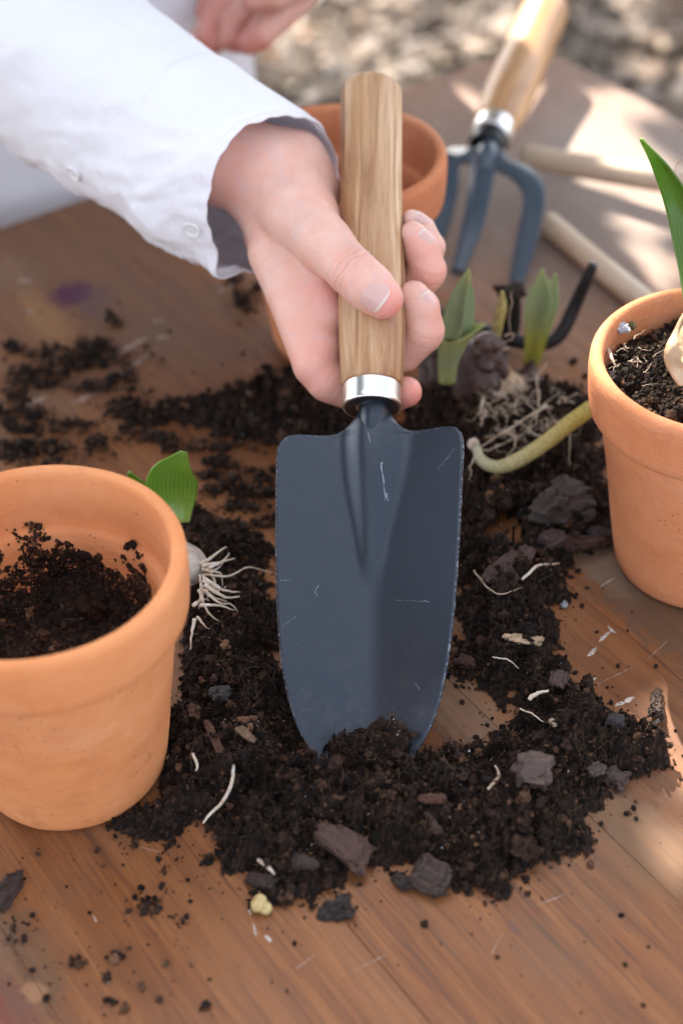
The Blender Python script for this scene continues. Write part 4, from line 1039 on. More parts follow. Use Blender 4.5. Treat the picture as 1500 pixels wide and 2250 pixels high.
class Soil:
    """collects one mass of crumbs, fibres and grit"""
    def __init__(s): s.V, s.F, s.C, s.o = [], [], [], 0
    def add(s, V, Fc, C):
        Fc = np.asarray(Fc)
        if Fc.shape[1] == 4: Fc = np.vstack([Fc[:, :3], Fc[:, [0, 2, 3]]])
        s.V.append(V); s.F.append(Fc + s.o); s.C.append(C); s.o += len(V)
    def crumbs(s, pos, size, sub, jag=.35, cols=SOILC, squash=(1, 1, .8)):
        V, Fc, own = scatter(pos, size, sub, jag, squash); c = cols[rng.integers(0, len(cols), len(pos))] * rng.uniform(.7, 1.3, (len(pos), 1)) * (1 + .75 * np.clip(fbm(np.asarray(pos) * .75, 66, 3), -.8, 1.2))[:, None]; s.add(V, Fc, c[own])
    def fibres(s, pos, nrm, n_each=1, L=(.25, .9), r=(.008, .016), cols=None):
        k = 4; N = len(pos)
        d = rng.normal(size=(N, 3)) + nrm * .5; d /= np.linalg.norm(d, axis=1)[:, None]
        ln = rng.uniform(*L, N); P = np.empty((N, k, 3)); P[:, 0] = pos; cur = d
        for i in range(1, k):
            cur = cur + rng.normal(0, .35, (N, 3)); cur /= np.linalg.norm(cur, axis=1)[:, None]; P[:, i] = P[:, i - 1] + cur * (ln / (k - 1))[:, None]
        rr = rng.uniform(*r, N)[:, None, None] * np.linspace(1, .5, k)[None, :, None]
        a1 = np.cross(d, rng.normal(size=(N, 3))); a1 /= np.linalg.norm(a1, axis=1)[:, None]; a2 = np.cross(d, a1)
        V = np.stack([P + rr * (math.cos(q) * a1 + math.sin(q) * a2)[:, None] for q in (0, 2.09, 4.19)], 2).reshape(-1, 3)
        f = grid_faces(3, k, True); Fc = (f[None] + (np.arange(N) * 3 * k)[:, None, None]).reshape(-1, 4)
        cols = np.array([(.05, .03, .018), (.10, .06, .035), (.16, .105, .06), (.035, .02, .014)]) if cols is None else cols
        s.add(V, Fc, np.repeat(cols[rng.integers(0, len(cols), N)], 3 * k, 0))
    def build(s, name, label, cat, origin, parent=None):
        o = mesh_obj(name, np.vstack(s.V), np.vstack(s.F), M_SOIL, parent, smooth=False, origin=origin, col=np.vstack(s.C))
        return tag(o, label, cat, kind='stuff')
def heap(S, x0, x1, y0, y1, step, hf, ncr, mask=None, sizes=(.035, .085, .16), fib=1500, grit=140, fuzz=0):
    xs, ys = np.arange(x0, x1, step), np.arange(y0, y1, step); X, Y = np.meshgrid(xs, ys)
    xy = np.column_stack([X.ravel(), Y.ravel()]); xy = xy + rng.uniform(-.3, .3, xy.shape) * step
    h = hf(xy); ok = h > -.05
    f = grid_faces(len(xs), len(ys)); f = f[ok[f].all(1)]
    used = np.unique(f); re = -np.ones(len(xy), int); re[used] = np.arange(len(used))
    V = np.column_stack([xy, h])[used]
    tone = SOILC[rng.integers(0, len(SOILC), len(V))] * .45  # base sheet darkened: shade in the gaps between crumbs painted into its colour
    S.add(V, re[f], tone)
    src = np.where(h > .05)[0]; w = np.clip(h[src], .05, 1.0); w = w / w.sum()
    nm = np.array([0, 0, 1.0])
    for n, (s0, sub, jag) in zip(ncr, ((sizes[0], 0, .5), (sizes[1], 1, .75), (sizes[2], 2, .8))):
        i = rng.choice(src, n, p=w); p = np.column_stack([xy[i] + rng.normal(0, step * .7, (n, 2)), h[i] + s0 * rng.uniform(-.2, .7, n)])
        bz, _, _ = blade_z(p[:, :2]); sz = s0 * np.exp(rng.normal(0, .4, n)); p = p[(p[:, 2] + sz < bz - .02) | (p[:, 2] - .6 * sz > bz)] if mask is None else p
        sz = s0 * np.exp(rng.normal(0, .4, len(p))); S.crumbs(p, sz, sub, jag)
    i = rng.choice(src, fib, p=w); p = np.column_stack([xy[i], h[i] + .02])
    if mask is None:
        bz, _, _ = blade_z(p[:, :2]); p = p[~np.isfinite(bz) | (p[:, 2] > bz)]
    S.fibres(p, nm)
    if fuzz:
        i = rng.choice(src, fuzz, p=w); p = np.column_stack([xy[i] + rng.normal(0, step, (fuzz, 2)), h[i] + rng.uniform(0, .14, fuzz)])
        if mask is None:
            bz, _, _ = blade_z(p[:, :2]); p = p[(p[:, 2] < bz - .15) | (p[:, 2] > bz)]
        S.fibres(p, nm, L=(.10, .38), r=(.006, .012), cols=np.array([(.030, .018, .012), (.055, .032, .02), (.018, .011, .008), (.09, .055, .034)]))
    i = rng.choice(src, grit, p=w); p = np.column_stack([xy[i], h[i] + .05])
    if mask is None:
        bz, _, _ = blade_z(p[:, :2]); p = p[~np.isfinite(bz) | (p[:, 2] > bz)]
    S.crumbs(p, rng.uniform(.018, .05, len(p)), 0, .3, np.array([(.55, .55, .56), (.40, .38, .36), (.6, .6, .62), (.3, .22, .12)]))
    return xy, h
main = Soil()
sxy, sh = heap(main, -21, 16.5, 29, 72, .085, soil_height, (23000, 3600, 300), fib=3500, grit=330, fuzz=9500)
tag_src = np.where(sh > .12)[0]
# crumbs strewn on the bare boards
n = 3600
edge_i = np.where((sh > .02) & (sh < .35))[0]
i = rng.choice(edge_i, n); off = rng.normal(0, 1, (n, 2)) * (rng.exponential(.7, n) + .08)[:, None]
p = np.column_stack([sxy[i] + off, np.zeros(n)])
fl_px = rng.uniform((0, 1860), (470, 2250), (190, 2)); q = np.array([G(a, b) for a, b in fl_px]); p = np.vstack([p, q])
q2 = np.array([G(a, b) for a, b in rng.uniform((480, 1900), (1500, 2250), (40, 2))]); q3 = np.array([G(a, b) for a, b in rng.uniform((0, 600), (620, 1020), (90, 2))]); p = np.vstack([p, q2, q3])
for c in (POT_L, POT_R, POT_B): p = p[np.linalg.norm(p[:, :2] - c, axis=1) > 3.7]
sz = np.minimum(.025 * np.exp(rng.normal(.35, .65, len(p))), .20); p[:, 2] = sz * .55
sm_ = sz < .07; main.crumbs(p[sm_], sz[sm_], 0, .45); main.crumbs(p[~sm_], sz[~sm_], 1, .6)
for cx, cy, k, sp in ((320, 1990, 26, 16), (255, 2105, 16, 10), (180, 2115, 10, 8), (250, 2205, 14, 12), (40, 2050, 20, 22), (395, 2020, 10, 12), (300, 1860, 8, 10), (340, 2000, 12, 14), (450, 1890, 10, 8), (1440, 1545, 0, 1), (1385, 1790, 8, 8), (1150, 1935, 6, 6)):
    if k:
        q = np.array([G(cx + rng.normal(0, sp), cy + rng.normal(0, sp * .7)) for _ in range(k)]); s_ = np.minimum(.05 * np.exp(rng.normal(.1, .5, k)), .2); q[:, 2] = s_ * .5; main.crumbs(q, s_, 1, .55)
for cx, cy, a_, b_, h_ in CLUMPS:
    k = int(a_ * b_ * .22) + 50; c0 = [(cx + rng.normal(0, a_ * .45), cy + rng.normal(0, b_ * .45), rng.uniform(.12, .5)) for _ in range(5)]
    pts_ = []
    for _ in range(k):
        q0 = c0[rng.integers(0, 5)]; pts_.append(G(q0[0] + rng.normal(0, a_ * q0[2]), q0[1] + rng.normal(0, b_ * q0[2])))
    pts_ = np.array(pts_); s_ = np.minimum(.035 * np.exp(rng.normal(.15, .65, k)), .20); pts_[:, 2] = s_ * .5 + np.abs(rng.normal(0, .12, k)) * (h_ / .5); sm_ = s_ < .09; main.crumbs(pts_[sm_], s_[sm_], 0, .5); main.crumbs(pts_[~sm_], s_[~sm_], 1, .7)
soil_o = main.build('soil', 'dark crumbly potting soil spilled in heaps across the table', 'soil', (0, 45, 0))
SGRID = sh.reshape(len(np.arange(29, 72, .085)), -1)
def top_of_soil(x, y):
    i = int(round((x + 21) / .085)); j = int(round((y - 29) / .085)); g = SGRID[max(0, j - 1):j + 2, max(0, i - 1):i + 2]; return max(0.0, float(g.max())) if g.size else 0.0
def ground_at(px, py, z0=1.0):
    z = z0
    for _ in range(6):
        p = G(px, py, z); z = .5 * z + .5 * top_of_soil(p[0], p[1])
    return G(px, py, z)
# soil inside the left pot, and the smear on its far wall
inL = Soil()
def hL(xy):
    r = np.linalg.norm(xy - POT_L, axis=1); P3 = np.column_stack([xy, 0 * r])
    return np.where(r < 3.92, 5.3 + .35 * fbm(P3 * .5, 61, 2) + .12 * np.abs(fbm(P3 * 1.6, 63, 3)) + .5 * sstep(2.5, 3.9, r) * (xy[:, 1] - POT_L[1] > 0), -1)
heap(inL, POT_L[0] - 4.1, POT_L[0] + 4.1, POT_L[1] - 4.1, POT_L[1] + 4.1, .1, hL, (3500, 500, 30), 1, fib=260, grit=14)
def inner_r(z): return np.interp(z, [5.3, 7.3, 7.9, 8.3, 10.0], [3.75, 4.05, 4.14, 4.5, 4.66])
n = 60000; thp = rng.uniform(-.25, math.pi + .1, n); zz = rng.uniform(5.2, 8.3, n)
n1_ = fbm(np.stack([thp * 2.6, 0 * zz, 0 * zz], -1), 71, 3); nz = fbm(np.stack([thp * 5.5, zz * 1.6, 0 * zz], -1), 73, 4, .6)
topz = 5.7 + 2.35 * np.clip(np.sin((thp + .30) / (math.pi + .6) * math.pi), 0, 1) ** .55 * (.86 + .30 * n1_)
keep = (zz < topz + .35 * nz) & (nz + .45 * rng.normal(size=n) * .4 + .30 * (6.6 - zz) > -.22)
thp, zz = thp[keep][:7000], zz[keep][:7000]
r = inner_r(zz) - .02
inL.crumbs(np.column_stack([POT_L[0] + r * np.cos(thp), POT_L[1] + r * np.sin(thp), zz]), .055 * np.exp(rng.normal(0, .4, len(r))), 0, .45)
inL.build('soil', 'dark soil half filling the left pot and stuck up its far inner wall', 'soil', (POT_L[0], POT_L[1], 5.0))
inR = Soil()
def hR(xy):
    r = np.linalg.norm(xy - POT_R, axis=1); P3 = np.column_stack([xy, 0 * r])
    return np.where(r < 4.52, 9.05 + .55 * np.clip(1 - r / 4.6, 0, 1) + .25 * fbm(P3 * .6, 81, 2) + .28 * np.abs(fbm(P3 * 1.4, 83, 4, .6)) + .1 * fbm(P3 * 5, 85, 2), -1)
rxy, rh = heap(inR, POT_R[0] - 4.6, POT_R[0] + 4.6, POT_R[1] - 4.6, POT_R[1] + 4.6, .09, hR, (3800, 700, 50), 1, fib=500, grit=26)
SOILR = np.array([(.16, .105, .065), (.10, .06, .036), (.07, .042, .026)])
k = rng.choice(np.where(rh > 8)[0], 320); inR.crumbs(np.column_stack([rxy[k], rh[k] + .05]), .07 * np.exp(rng.normal(0, .4, 320)), 1, .5, SOILR)
inR.build('soil', 'brown soil filling the right pot around the sprouting bulb', 'soil', (POT_R[0], POT_R[1], 9.0))

# ================================================================== BULBS, SHOOTS AND ROOTS
def Yp(px, py, Y):
    d = ray(px, py); return CAM + Y / d[1] * d
def leaf_mesh(path, w, facing, fold=.25, n=36, nu=11, twist=0.0, wav=.04, seed=1):
    P = crom(np.array(path, float), n); w = crom(np.array(w, float)[:, None], n)[:, 0].clip(.01)
    T = np.gradient(P, axis=0); T /= np.linalg.norm(T, axis=1)[:, None]
    fdir = np.asarray(facing, float)
    S = np.cross(T, fdir); S /= np.linalg.norm(S, axis=1)[:, None]; N = np.cross(S, T)
    N *= np.sign((N @ fdir))[:, None]
    if twist:
        a = np.linspace(0, twist, n)[:, None]; S, N = S * np.cos(a) + N * np.sin(a), N * np.cos(a) - S * np.sin(a)
    u = np.linspace(-1, 1, nu)
    V = P[:, None] + S[:, None] * (u[None] * w[:, None])[..., None] + N[:, None] * (fold * (np.abs(u)[None] ** 1.6) * w[:, None])[..., None]
    V = V + N[:, None] * (wav * fbm(np.stack([u[None] * 1.5 + 0 * w[:, None], np.linspace(0, 4, n)[:, None] + 0 * u[None], 0 * u[None] + 0 * w[:, None]], -1), seed, 2))[..., None]
    return V.reshape(-1, 3), grid_faces(nu, n)
def plant_mat(name, c0, c1, vein=.3, rough=.42, trans=.12, sc=900):
    t = NT(name); a = attr(t); v = t.coords(); n1 = t.noise(v, 120, 3, .6); n2 = t.noise(v, sc, 2, .6)
    sep = t.n('ShaderNodeSeparateColor'); t.l(a, sep.inputs[0])
    c = t.mix(sep.outputs[0], c0, c1)
    c = t.mix(t.ramp(n1, [(.4, 0.0), (.75, vein)]), c, tuple(np.array(c0) * .55))
    c = t.mix(t.math('MULTIPLY', sep.outputs[1], t.ramp(n2, [(.48, 0.0), (.6, .9)])), c, (.035, .022, .015))
    st_ = t.math('MULTIPLY_ADD', t.math('SINE', t.math('MULTIPLY', sep.outputs[2], 75.0)), .5, .5)
    c = t.mix(t.math('MULTIPLY', st_, .22), c, tuple(np.array(c1) * .9))
    bw = t.noise(v, 75, 4, .7)
    c = t.mix(t.ramp(bw, [(.64, 0.0), (.74, .4)]), c, tuple(np.array(c1) * (.9, .7, .5)))
    t.base(c); t.set(Roughness=rough); t.set(**{'Subsurface Weight': trans, 'Subsurface Radius': (.5, 1, .25), 'Subsurface Scale': .004})
    t.bump(n2, .0002, .3); translucent(t, c, .3); return t.m
M_SAGE = plant_mat('sage_leaf', (.33, .42, .27), (.50, .47, .09), .10)
M_FRESH = plant_mat('fresh_leaf', (.115, .24, .012), (.40, .55, .14), .15, .25, .25)
M_DEEP = plant_mat('deep_leaf', (.075, .155, .016), (.25, .40, .07), .2, .28, .15)
M_YEL = plant_mat('pale_shoot', (.56, .56, .42), (.60, .46, .11), .10, .4, .25)
t = NT('root'); t.base(t.ramp(t.noise(t.coords(), 160, 4, .6), [(.3, (.20, .135, .085)), (.5, (.44, .335, .235)), (.7, (.60, .50, .39))])); t.set(Roughness=.6); M_ROOT = t.m
t = NT('white_root'); t.base(t.ramp(t.noise(t.coords(), 260, 4, .6), [(.28, (.30, .20, .13)), (.45, (.60, .50, .38)), (.7, (.72, .66, .58))])); t.set(Roughness=.55); t.set(**{'Subsurface Weight': .15, 'Subsurface Scale': .002}); M_WROOT = t.m
def skin_mat(name, cols):
    t = NT(name); v = t.coords(); n1 = t.noise(v, 70, 5, .65, .6); n2 = t.noise(v, 500, 3, .6)
    t.base(t.ramp(n1, [(.30, cols[0]), (.5, cols[1]), (.7, cols[2])])); t.set(Roughness=.45); t.bump(t.math('ADD', n1, t.math('MULTIPLY', n2, .4)), .002, .5); return t.m
M_PURP = skin_mat('papery_purple_skin', [(.024, .012, .010), (.062, .032, .026), (.135, .078, .052)])
M_TAN = skin_mat('tan_bulb_skin', [(.22, .12, .06), (.42, .27, .15), (.58, .44, .29)])
M_WHITEB = skin_mat('white_bulb_flesh', [(.20, .13, .085), (.50, .43, .36), (.70, .66, .60)])
def gradcol(n, nu, lo, hi, dirt=None):
    g = np.linspace(0, 1, n)[:, None] * np.ones(nu)[None]; r = np.interp(g, [0, 1], [lo, hi]); d = np.zeros_like(r) if dirt is None else np.interp(g, np.linspace(0, 1, len(dirt)), dirt)
    return np.stack([r, d, r], -1).reshape(-1, 3)
def gcol(n, nu, vals, dirt):
    g = np.linspace(0, 1, n)[:, None] * np.ones(nu)[None]; r = np.interp(g, np.linspace(0, 1, len(vals)), vals); d = np.interp(g, np.linspace(0, 1, len(dirt)), dirt)
    return np.stack([r, d, np.ones(n)[:, None] * np.linspace(0, 1, nu)[None]], -1).reshape(-1, 3)
def bulb_body(c, axis, prof, seed, bump_=.08, n=48):
    axis = axis / np.linalg.norm(axis); a = np.cross(axis, [.3, 1, .2]); a /= np.linalg.norm(a); b = np.cross(axis, a)
    P = crom(np.array(prof, float), 40); V, Fc = lathe(P, n)
    d = 1 + bump_ * fbm(V * .9 + seed * 7, seed, 3) + bump_ * .5 * np.cos(np.arctan2(V[:, 1], V[:, 0]) * 7 + seed)
    V[:, :2] *= d[:, None]
    return c + V[:, :1] * a + V[:, 1:2] * b + V[:, 2:] * axis, Fc
TEAR = [(.05, -1.0), (.45, -.98), (.85, -.72), (1.0, -.25), (.92, .25), (.66, .75), (.36, 1.2), (.18, 1.6), (.10, 1.85)]
def root_path(p0, p1, n=16, wob=.18, sag=0.0):
    s = np.linspace(0, 1, n)[:, None]; P = p0 + (p1 - p0) * s
    w = np.cumsum(rng.normal(0, wob / 2, (n, 3)), 0); w -= s * w[-1]; P = P + w; P[:, 2] += sag * 4 * (s * (1 - s))[:, 0]; return P
def roots(parent, lst, mat):
    for P, r in lst:
        k = len(P); V, Fc = tube(P, r * np.linspace(1, .22, k), 7); mesh_obj('root', V, Fc, mat, parent)

# --- bulb with a green sheathed sprout
YA = 60.5
bA = thing('sprouting_bulb', 'purple skinned bulb with a short grey green sprout in a cup shaped sheath', 'bulb', (6.3, 61.8, .8), group='bulbs lying behind the trowel')
cA = Yp(1040, 815, 62.2)
V, Fc = bulb_body(cA, np.array([-.55, .1, .8]), np.array(TEAR) * (1.6, 1.45), 3); mesh_obj('bulb', V, Fc, M_PURP, bA)
V, Fc = bulb_body(Yp(1082, 845, 61.9), np.array([.15, .2, 1.0]), np.array(TEAR) * (1.15, 1.1), 5); mesh_obj('bulblet', V, Fc, M_TAN, bA)
for q, (pth, w, fc) in enumerate([([(935, 880), (955, 820), (985, 790), (1020, 795)], [.3, 1.0, 1.1, .4], (-.3, -1, .6)), ([(950, 890), (1000, 850), (1050, 838), (1085, 845)], [.6, 1.1, .9, .2], (.2, -1, .5)), ([(945, 905), (990, 890), (1035, 885), (1062, 868)], [.4, .8, .8, .25], (.1, -1, .2)),
                                 ([(1040, 760), (1070, 765), (1090, 790), (1096, 830)], [.4, .8, .8, .3], (.5, -1, .6))]):
    V, Fc = leaf_mesh([Yp(a, b, 61.9 - .25 * q) for a, b in pth], w, fc, -.35, 26, 15, 0, .28, 90 + q); o = mesh_obj('skin_flap', V, Fc, M_PURP, bA); solidify(o, .05, 0)
ns, nth = 26, 40
sp = crom(np.array([Yp(982, 838, YA), Yp(984, 800, YA), Yp(992, 762, YA), Yp(1000, 726, YA)]), ns); sr = crom(np.array([[.40], [.46], [.64], [.82]]), ns)[:, 0]
T_, N_, B_ = frames(sp); th = np.linspace(0, 2 * math.pi, nth, endpoint=False)
V = sp[:, None] + sr[:, None, None] * (RIGHT * np.cos(th)[:, None] * 1.0 + (np.cross(RIGHT, [0, 0, 1]) * -1) * np.sin(th)[:, None] * .75)[None]
lip = (np.linspace(0, 1, ns) ** 3)[:, None] * (.22 * np.cos(th - .4) + .16 * np.cos(2 * th + .6))[None]
V[..., 2] += lip; V += RIGHT * ((np.linspace(0, 1, ns) ** 6)[:, None] * np.clip(np.cos(th), 0, 1)[None] ** 3 * .55)[..., None]
o = mesh_obj('sheath', V.reshape(-1, 3), grid_faces(nth, ns, True), M_SAGE, bA, col=gcol(ns, nth, [.55, .35, .15, .35, .5], [.4, .1, 0, 0, 0])); solidify(o, .07, -1)
for q, (pth, w, fc, fo) in enumerate([([(988, 752), (998, 700), (1012, 645), (1031, 590)], [.36, .50, .36, .03], (-.35, -1, .3), .55), ([(1014, 752), (1022, 700), (1026, 650), (1030, 606)], [.28, .36, .25, .03], (.7, -1, .2), .6), ([(1002, 752), (1010, 700), (1018, 650), (1033, 600)], [.28, .34, .24, .02], (.2, 1, .3), .5)]):
    V, Fc = leaf_mesh([Yp(a, b, YA - .1 + .12 * q) for a, b in pth], w, fc, fo, 34, 11, 0, .03, 20 + q); o = mesh_obj('leaf', V, Fc, M_SAGE, bA, col=gcol(34, 11, [.3, .05, 0, .05, .6], [0, 0, 0, 0, 0])); solidify(o, .06, 0)
# --- bulb with a spear shaped shoot
YC = 64.2
bC = thing('sprouting_bulb', 'dark bulb with a single spear shaped sprout, yellow at its base', 'bulb', (9.6, 64.0, .8), group='bulbs lying behind the trowel')
V, Fc = bulb_body(Yp(1152, 862, 63.9), np.array([.2, .1, 1.0]), np.array(TEAR) * (1.1, 1.0), 9); mesh_obj('bulb', V, Fc, M_PURP, bC)
for q, (pth, w, fc) in enumerate([([(1165, 800), (1174, 730), (1186, 660), (1192, 590)], [.32, .42, .64, .04], (-.3, -1, .3)), ([(1172, 796), (1188, 730), (1204, 660), (1220, 600)], [.28, .36, .46, .04], (.5, -1, .2)), ([(1168, 798), (1180, 720), (1196, 660), (1204, 612)], [.28, .34, .44, .03], (.1, 1, .2))]):
    V, Fc = leaf_mesh([Yp(a, b, YC + .18 * q) for a, b in pth], w, fc, .5, 34, 11, 0, .03, 30 + q); o = mesh_obj('leaf', V, Fc, M_SAGE, bC, col=gcol(34, 11, [1.6, 1.2, .5, .12, .12, .35], [.5, .5, .25, .0, 0, 0])); solidify(o, .06, 0)
# --- thin yellow shoot and its soil crusted bulb
bB = thing('sprouting_bulb', 'small soil crusted bulb with a thin yellow shoot among tangled roots', 'bulb', (8.4, 62.8, .6), group='bulbs lying behind the trowel')
V, Fc = bulb_body(Yp(1118, 862, 62.4), np.array([-.2, .1, 1.0]), np.array(TEAR) * (1.0, .9), 11); mesh_obj('bulb', V, Fc, M_TAN, bB)
P = crom(np.array([Yp(1098, 800, 62.6), Yp(1090, 760, 62.8), Yp(1094, 715, 63.0), Yp(1103, 672, 63.2), Yp(1103, 640, 63.3)]), 40)
V, Fc = tube(P, np.interp(np.linspace(0, 1, 40), [0, .4, .7, 1], [.16, .22, .26, .08]), 12); mesh_obj('shoot', V, Fc, M_YEL, bB, col=np.tile([.8, .75, 0.0], (len(V), 1)))
P = crom(np.array([Yp(1056, 838, 61.2), Yp(1076, 816, 61.4), Yp(1094, 798, 61.6)]), 14); V, Fc = tube(P, [*np.linspace(.14, .17, 14)], 8); mesh_obj('shoot', V, Fc, M_YEL, bB, col=np.tile([1.0, .1, 0.0], (len(V), 1)))
lst = []
for pts, r in [([(1094, 770), (1100, 820), (1120, 850), (1150, 872), (1185, 885)], .09), ([(1108, 740), (1128, 735), (1124, 752), (1108, 758), (1124, 775)], .06), ([(1092, 770), (1104, 800), (1096, 830), (1060, 850)], .06), ([(1200, 800), (1184, 830), (1190, 870), (1200, 890), (1240, 862)], .07),
               ([(1200, 890), (1160, 915), (1110, 945), (1060, 975), (1048, 1000)], .08), ([(1110, 945), (1140, 960), (1144, 990), (1120, 1015)], .065), ([(1048, 990), (1090, 985), (1130, 980)], .05), ([(1196, 885), (1215, 905)], .05), ([(1060, 880), (1055, 900), (1068, 920)], .09),
               ([(1255, 945), (1262, 970), (1266, 1020)], .05), ([(1130, 930), (1170, 950), (1205, 965)], .06), ([(1115, 760), (1090, 775), (1100, 800), (1128, 815)], .06), ([(1048, 985), (1030, 1030), (1022, 1060)], .05), ([(1125, 640), (1122, 700), (1128, 735)], .045)]:
    base = [G(a, b, 2.3 - .5 * max(0, b - 900) / 100) if b > 830 else Yp(a, b, 61.4) for a, b in pts]
    P = crom(np.array(base), 26) + np.cumsum(rng.normal(0, .03, (26, 3)), 0); lst.append((P, r * .85))
for _ in range(70):
    a = (rng.uniform(1050, 1235), rng.uniform(845, 985)); an = rng.uniform(0, 2 * math.pi); L_ = rng.uniform(30, 85)
    b = (a[0] + L_ * math.cos(an), a[1] + .6 * L_ * math.sin(an)); z1 = rng.uniform(1.3, 2.6) - .3 * max(0, a[1] - 900) / 60
    lst.append((root_path(G(*a, z1), G(*b, z1 + rng.uniform(-.5, .3)), 16, .2), rng.uniform(.016, .042)))
roots(bB, lst, M_ROOT)
# --- pale stem bending towards the right pot
st = thing('pale_stem', 'long bent pale yellow shoot reaching from the roots to the right pot', 'shoot', (9.0, 57.0, .8))
P = crom(np.array([G(1046, 985, 1.9), G(1058, 1012, 1.75), G(1092, 1026, 1.8), G(1135, 1012, 2.0), G(1190, 978, 2.3), G(1245, 935, 2.8), G(1300, 895, 3.3)]), 60)
V, Fc = tube(P, np.interp(np.linspace(0, 1, 60), [0, .15, .5, 1], [.18, .25, .34, .38]), 18)
cv = np.vstack([np.repeat(np.stack([np.linspace(-.0, 1.1, 60), np.interp(np.linspace(0, 1, 60), [0, .3, 1], [.0, .45, .4]), 0 * np.linspace(0, 1, 60)], -1), 18, 0), [[0, 0, 0], [1, 0, 0]]]); mesh_obj('stem', V, Fc, M_YEL, st, col=cv)
V, Fc = bulb_body(G(1040, 975, 1.7), np.array([.1, -.2, 1]), np.array(TEAR) * (.26, .25), 15); mesh_obj('knob', V, Fc, M_WROOT, st)

# --- white bulb with pale roots and a broad green leaf, beside the left pot
bL = thing('sprouting_bulb', 'white bulb with pale roots and a broad bright green leaf behind the left pot', 'bulb', G(420, 1260, .6), group='bulbs lying behind the trowel')
cL = G(402, 1240, 2.0)
V, Fc = bulb_body(cL, G(372, 1180, 2.6) - cL, np.array(TEAR) * (.92, .9), 21); mesh_obj('bulb', V, Fc, M_WHITEB, bL)
lst = []
rb = [((440, 1238), (470, 1222), (498, 1205)), ((444, 1245), (480, 1240), (515, 1232)), ((445, 1250), (475, 1250), (500, 1222)), ((450, 1262), (490, 1265), (512, 1262), (545, 1246), (570, 1250), (602, 1258)), ((448, 1270), (478, 1282), (498, 1300)), ((445, 1275), (470, 1296), (490, 1318)),
      ((452, 1275), (495, 1300), (528, 1305)), ((448, 1285), (490, 1312), (525, 1310)), ((440, 1290), (480, 1322), (510, 1325), (534, 1358)), ((436, 1295), (455, 1340), (478, 1360)), ((440, 1330), (480, 1330), (518, 1340)), ((428, 1360), (424, 1395), (418, 1432)), ((432, 1355), (445, 1372), (456, 1378)),
      ((452, 1250), (468, 1270), (470, 1300)), ((456, 1255), (482, 1262), (486, 1290)), ((446, 1262), (458, 1290), (460, 1320)), ((440, 1282), (448, 1310), (440, 1335)), ((458, 1248), (492, 1232), (505, 1212)), ((425, 1330), (445, 1322), (462, 1325)), ((450, 1296), (470, 1312), (500, 1322)), ((438, 1262), (440, 1300), (430, 1330)), ((452, 1282), (478, 1296), (500, 1282))]
for k, pts in enumerate(rb):
    z0 = 2.5 - .0 * k; P = crom(np.array([G(a, b, max(.9, z0 - .35 * i - .003 * (b - 1240))) for i, (a, b) in enumerate(pts)]), 22) + np.cumsum(rng.normal(0, .010, (22, 3)), 0)
    lst.append((P, rng.uniform(.055, .095) if k != 3 else .055))
roots(bL, lst, M_WROOT)
for q, (pth, w, fc) in enumerate([([(384, 1150, 2.8), (376, 1092, 3.9), (378, 1040, 5.1), (404, 992, 6.2)], [.60, 1.0, 1.0, .12], (.25, -1, .35)), ([(360, 1180, 2.6), (330, 1110, 3.4), (300, 1066, 4.2), (284, 1036, 5.0)], [.4, .5, .4, .05], (-.1, -1, .5))]):
    V, Fc = leaf_mesh([G(*p) for p in pth], w, fc, .28 if q == 0 else .4, 40, 15, 0, .05, 50 + q); o = mesh_obj('leaf', V, Fc, M_FRESH, bL, col=gcol(40, 15, [.7, .25, .05, .05, .25], [0, 0, 0, 0, 0])); solidify(o, .07, 0)

# --- the plant in the right pot
bR = thing('sprouting_bulb', 'tan papery bulb with tall green leaves growing in the right pot', 'bulb', (15.2, 50.6, 9.0), group='bulbs planted in pots')
cR = Dp(1572, 775, 61.2)
V, Fc = bulb_body(cR, np.array([-.06, .15, 1.0]), np.array(TEAR) * (1.35, 1.35), 25); mesh_obj('bulb', V, Fc, M_TAN, bR)
for q, (pth, w, fc) in enumerate([([(1532, 720, 61), (1530, 600, 61.2), (1512, 470, 61.2), (1462, 372, 60.8), (1408, 304, 60.2)], [.4, .62, .74, .48, .07], (-.75, -1, .15)), ([(1548, 720, 61.3), (1566, 600, 61.8), (1556, 520, 61.9), (1490, 455, 61.5)], [.4, .7, .6, .07], (.5, -1, .4))]):
    V, Fc = leaf_mesh([Dp(*p) for p in pth], w, fc, .45, 44, 15, .5 if q == 0 else 0, .05, 60 + q); o = mesh_obj('leaf', V, Fc, M_DEEP, bR, col=gcol(44, 15, [.8, .3, .05, .05, .1, .9], [.1, 0, 0, 0, 0, 0])); solidify(o, .08, 0)
for q, (pth, w) in enumerate([([(1510, 842, 60.3), (1494, 790, 60.1), (1502, 740, 60.4), (1512, 690, 60.8)], [.35, .6, .5, .2]), ([(1560, 830, 59.9), (1545, 780, 59.8), (1540, 720, 60.2), (1540, 670, 60.8)], [.6, .9, .8, .25])]):
    V, Fc = leaf_mesh([Dp(*p) for p in pth], w, (-.3, -1, .4), -.35, 26, 13, 0, .16, 70 + q); o = mesh_obj('skin_flap', V, Fc, M_TAN, bR); solidify(o, .04, 0)
lst = []
for _ in range(20):
    a = (1375 + rng.normal(0, 28), 790 + rng.normal(0, 22)); an = rng.uniform(0, 6.28); L_ = rng.uniform(15, 55); b = (a[0] + L_ * math.cos(an), a[1] + .7 * L_ * math.sin(an)); z = 9.75
    lst.append((root_path(G(*a, z), G(*b, z + rng.uniform(-.1, .25)), 12, .05), rng.uniform(.014, .026)))
lst.append((crom(np.array([G(1335, 768, 9.8), G(1345, 790, 9.9), G(1352, 806, 9.8)]), 12), .10))
lst.append((crom(np.array([Dp(1490, 352, 60.0), Dp(1482, 372, 60.0), Dp(1492, 392, 60.0), Dp(1512, 402, 60.2)]), 16), .028))
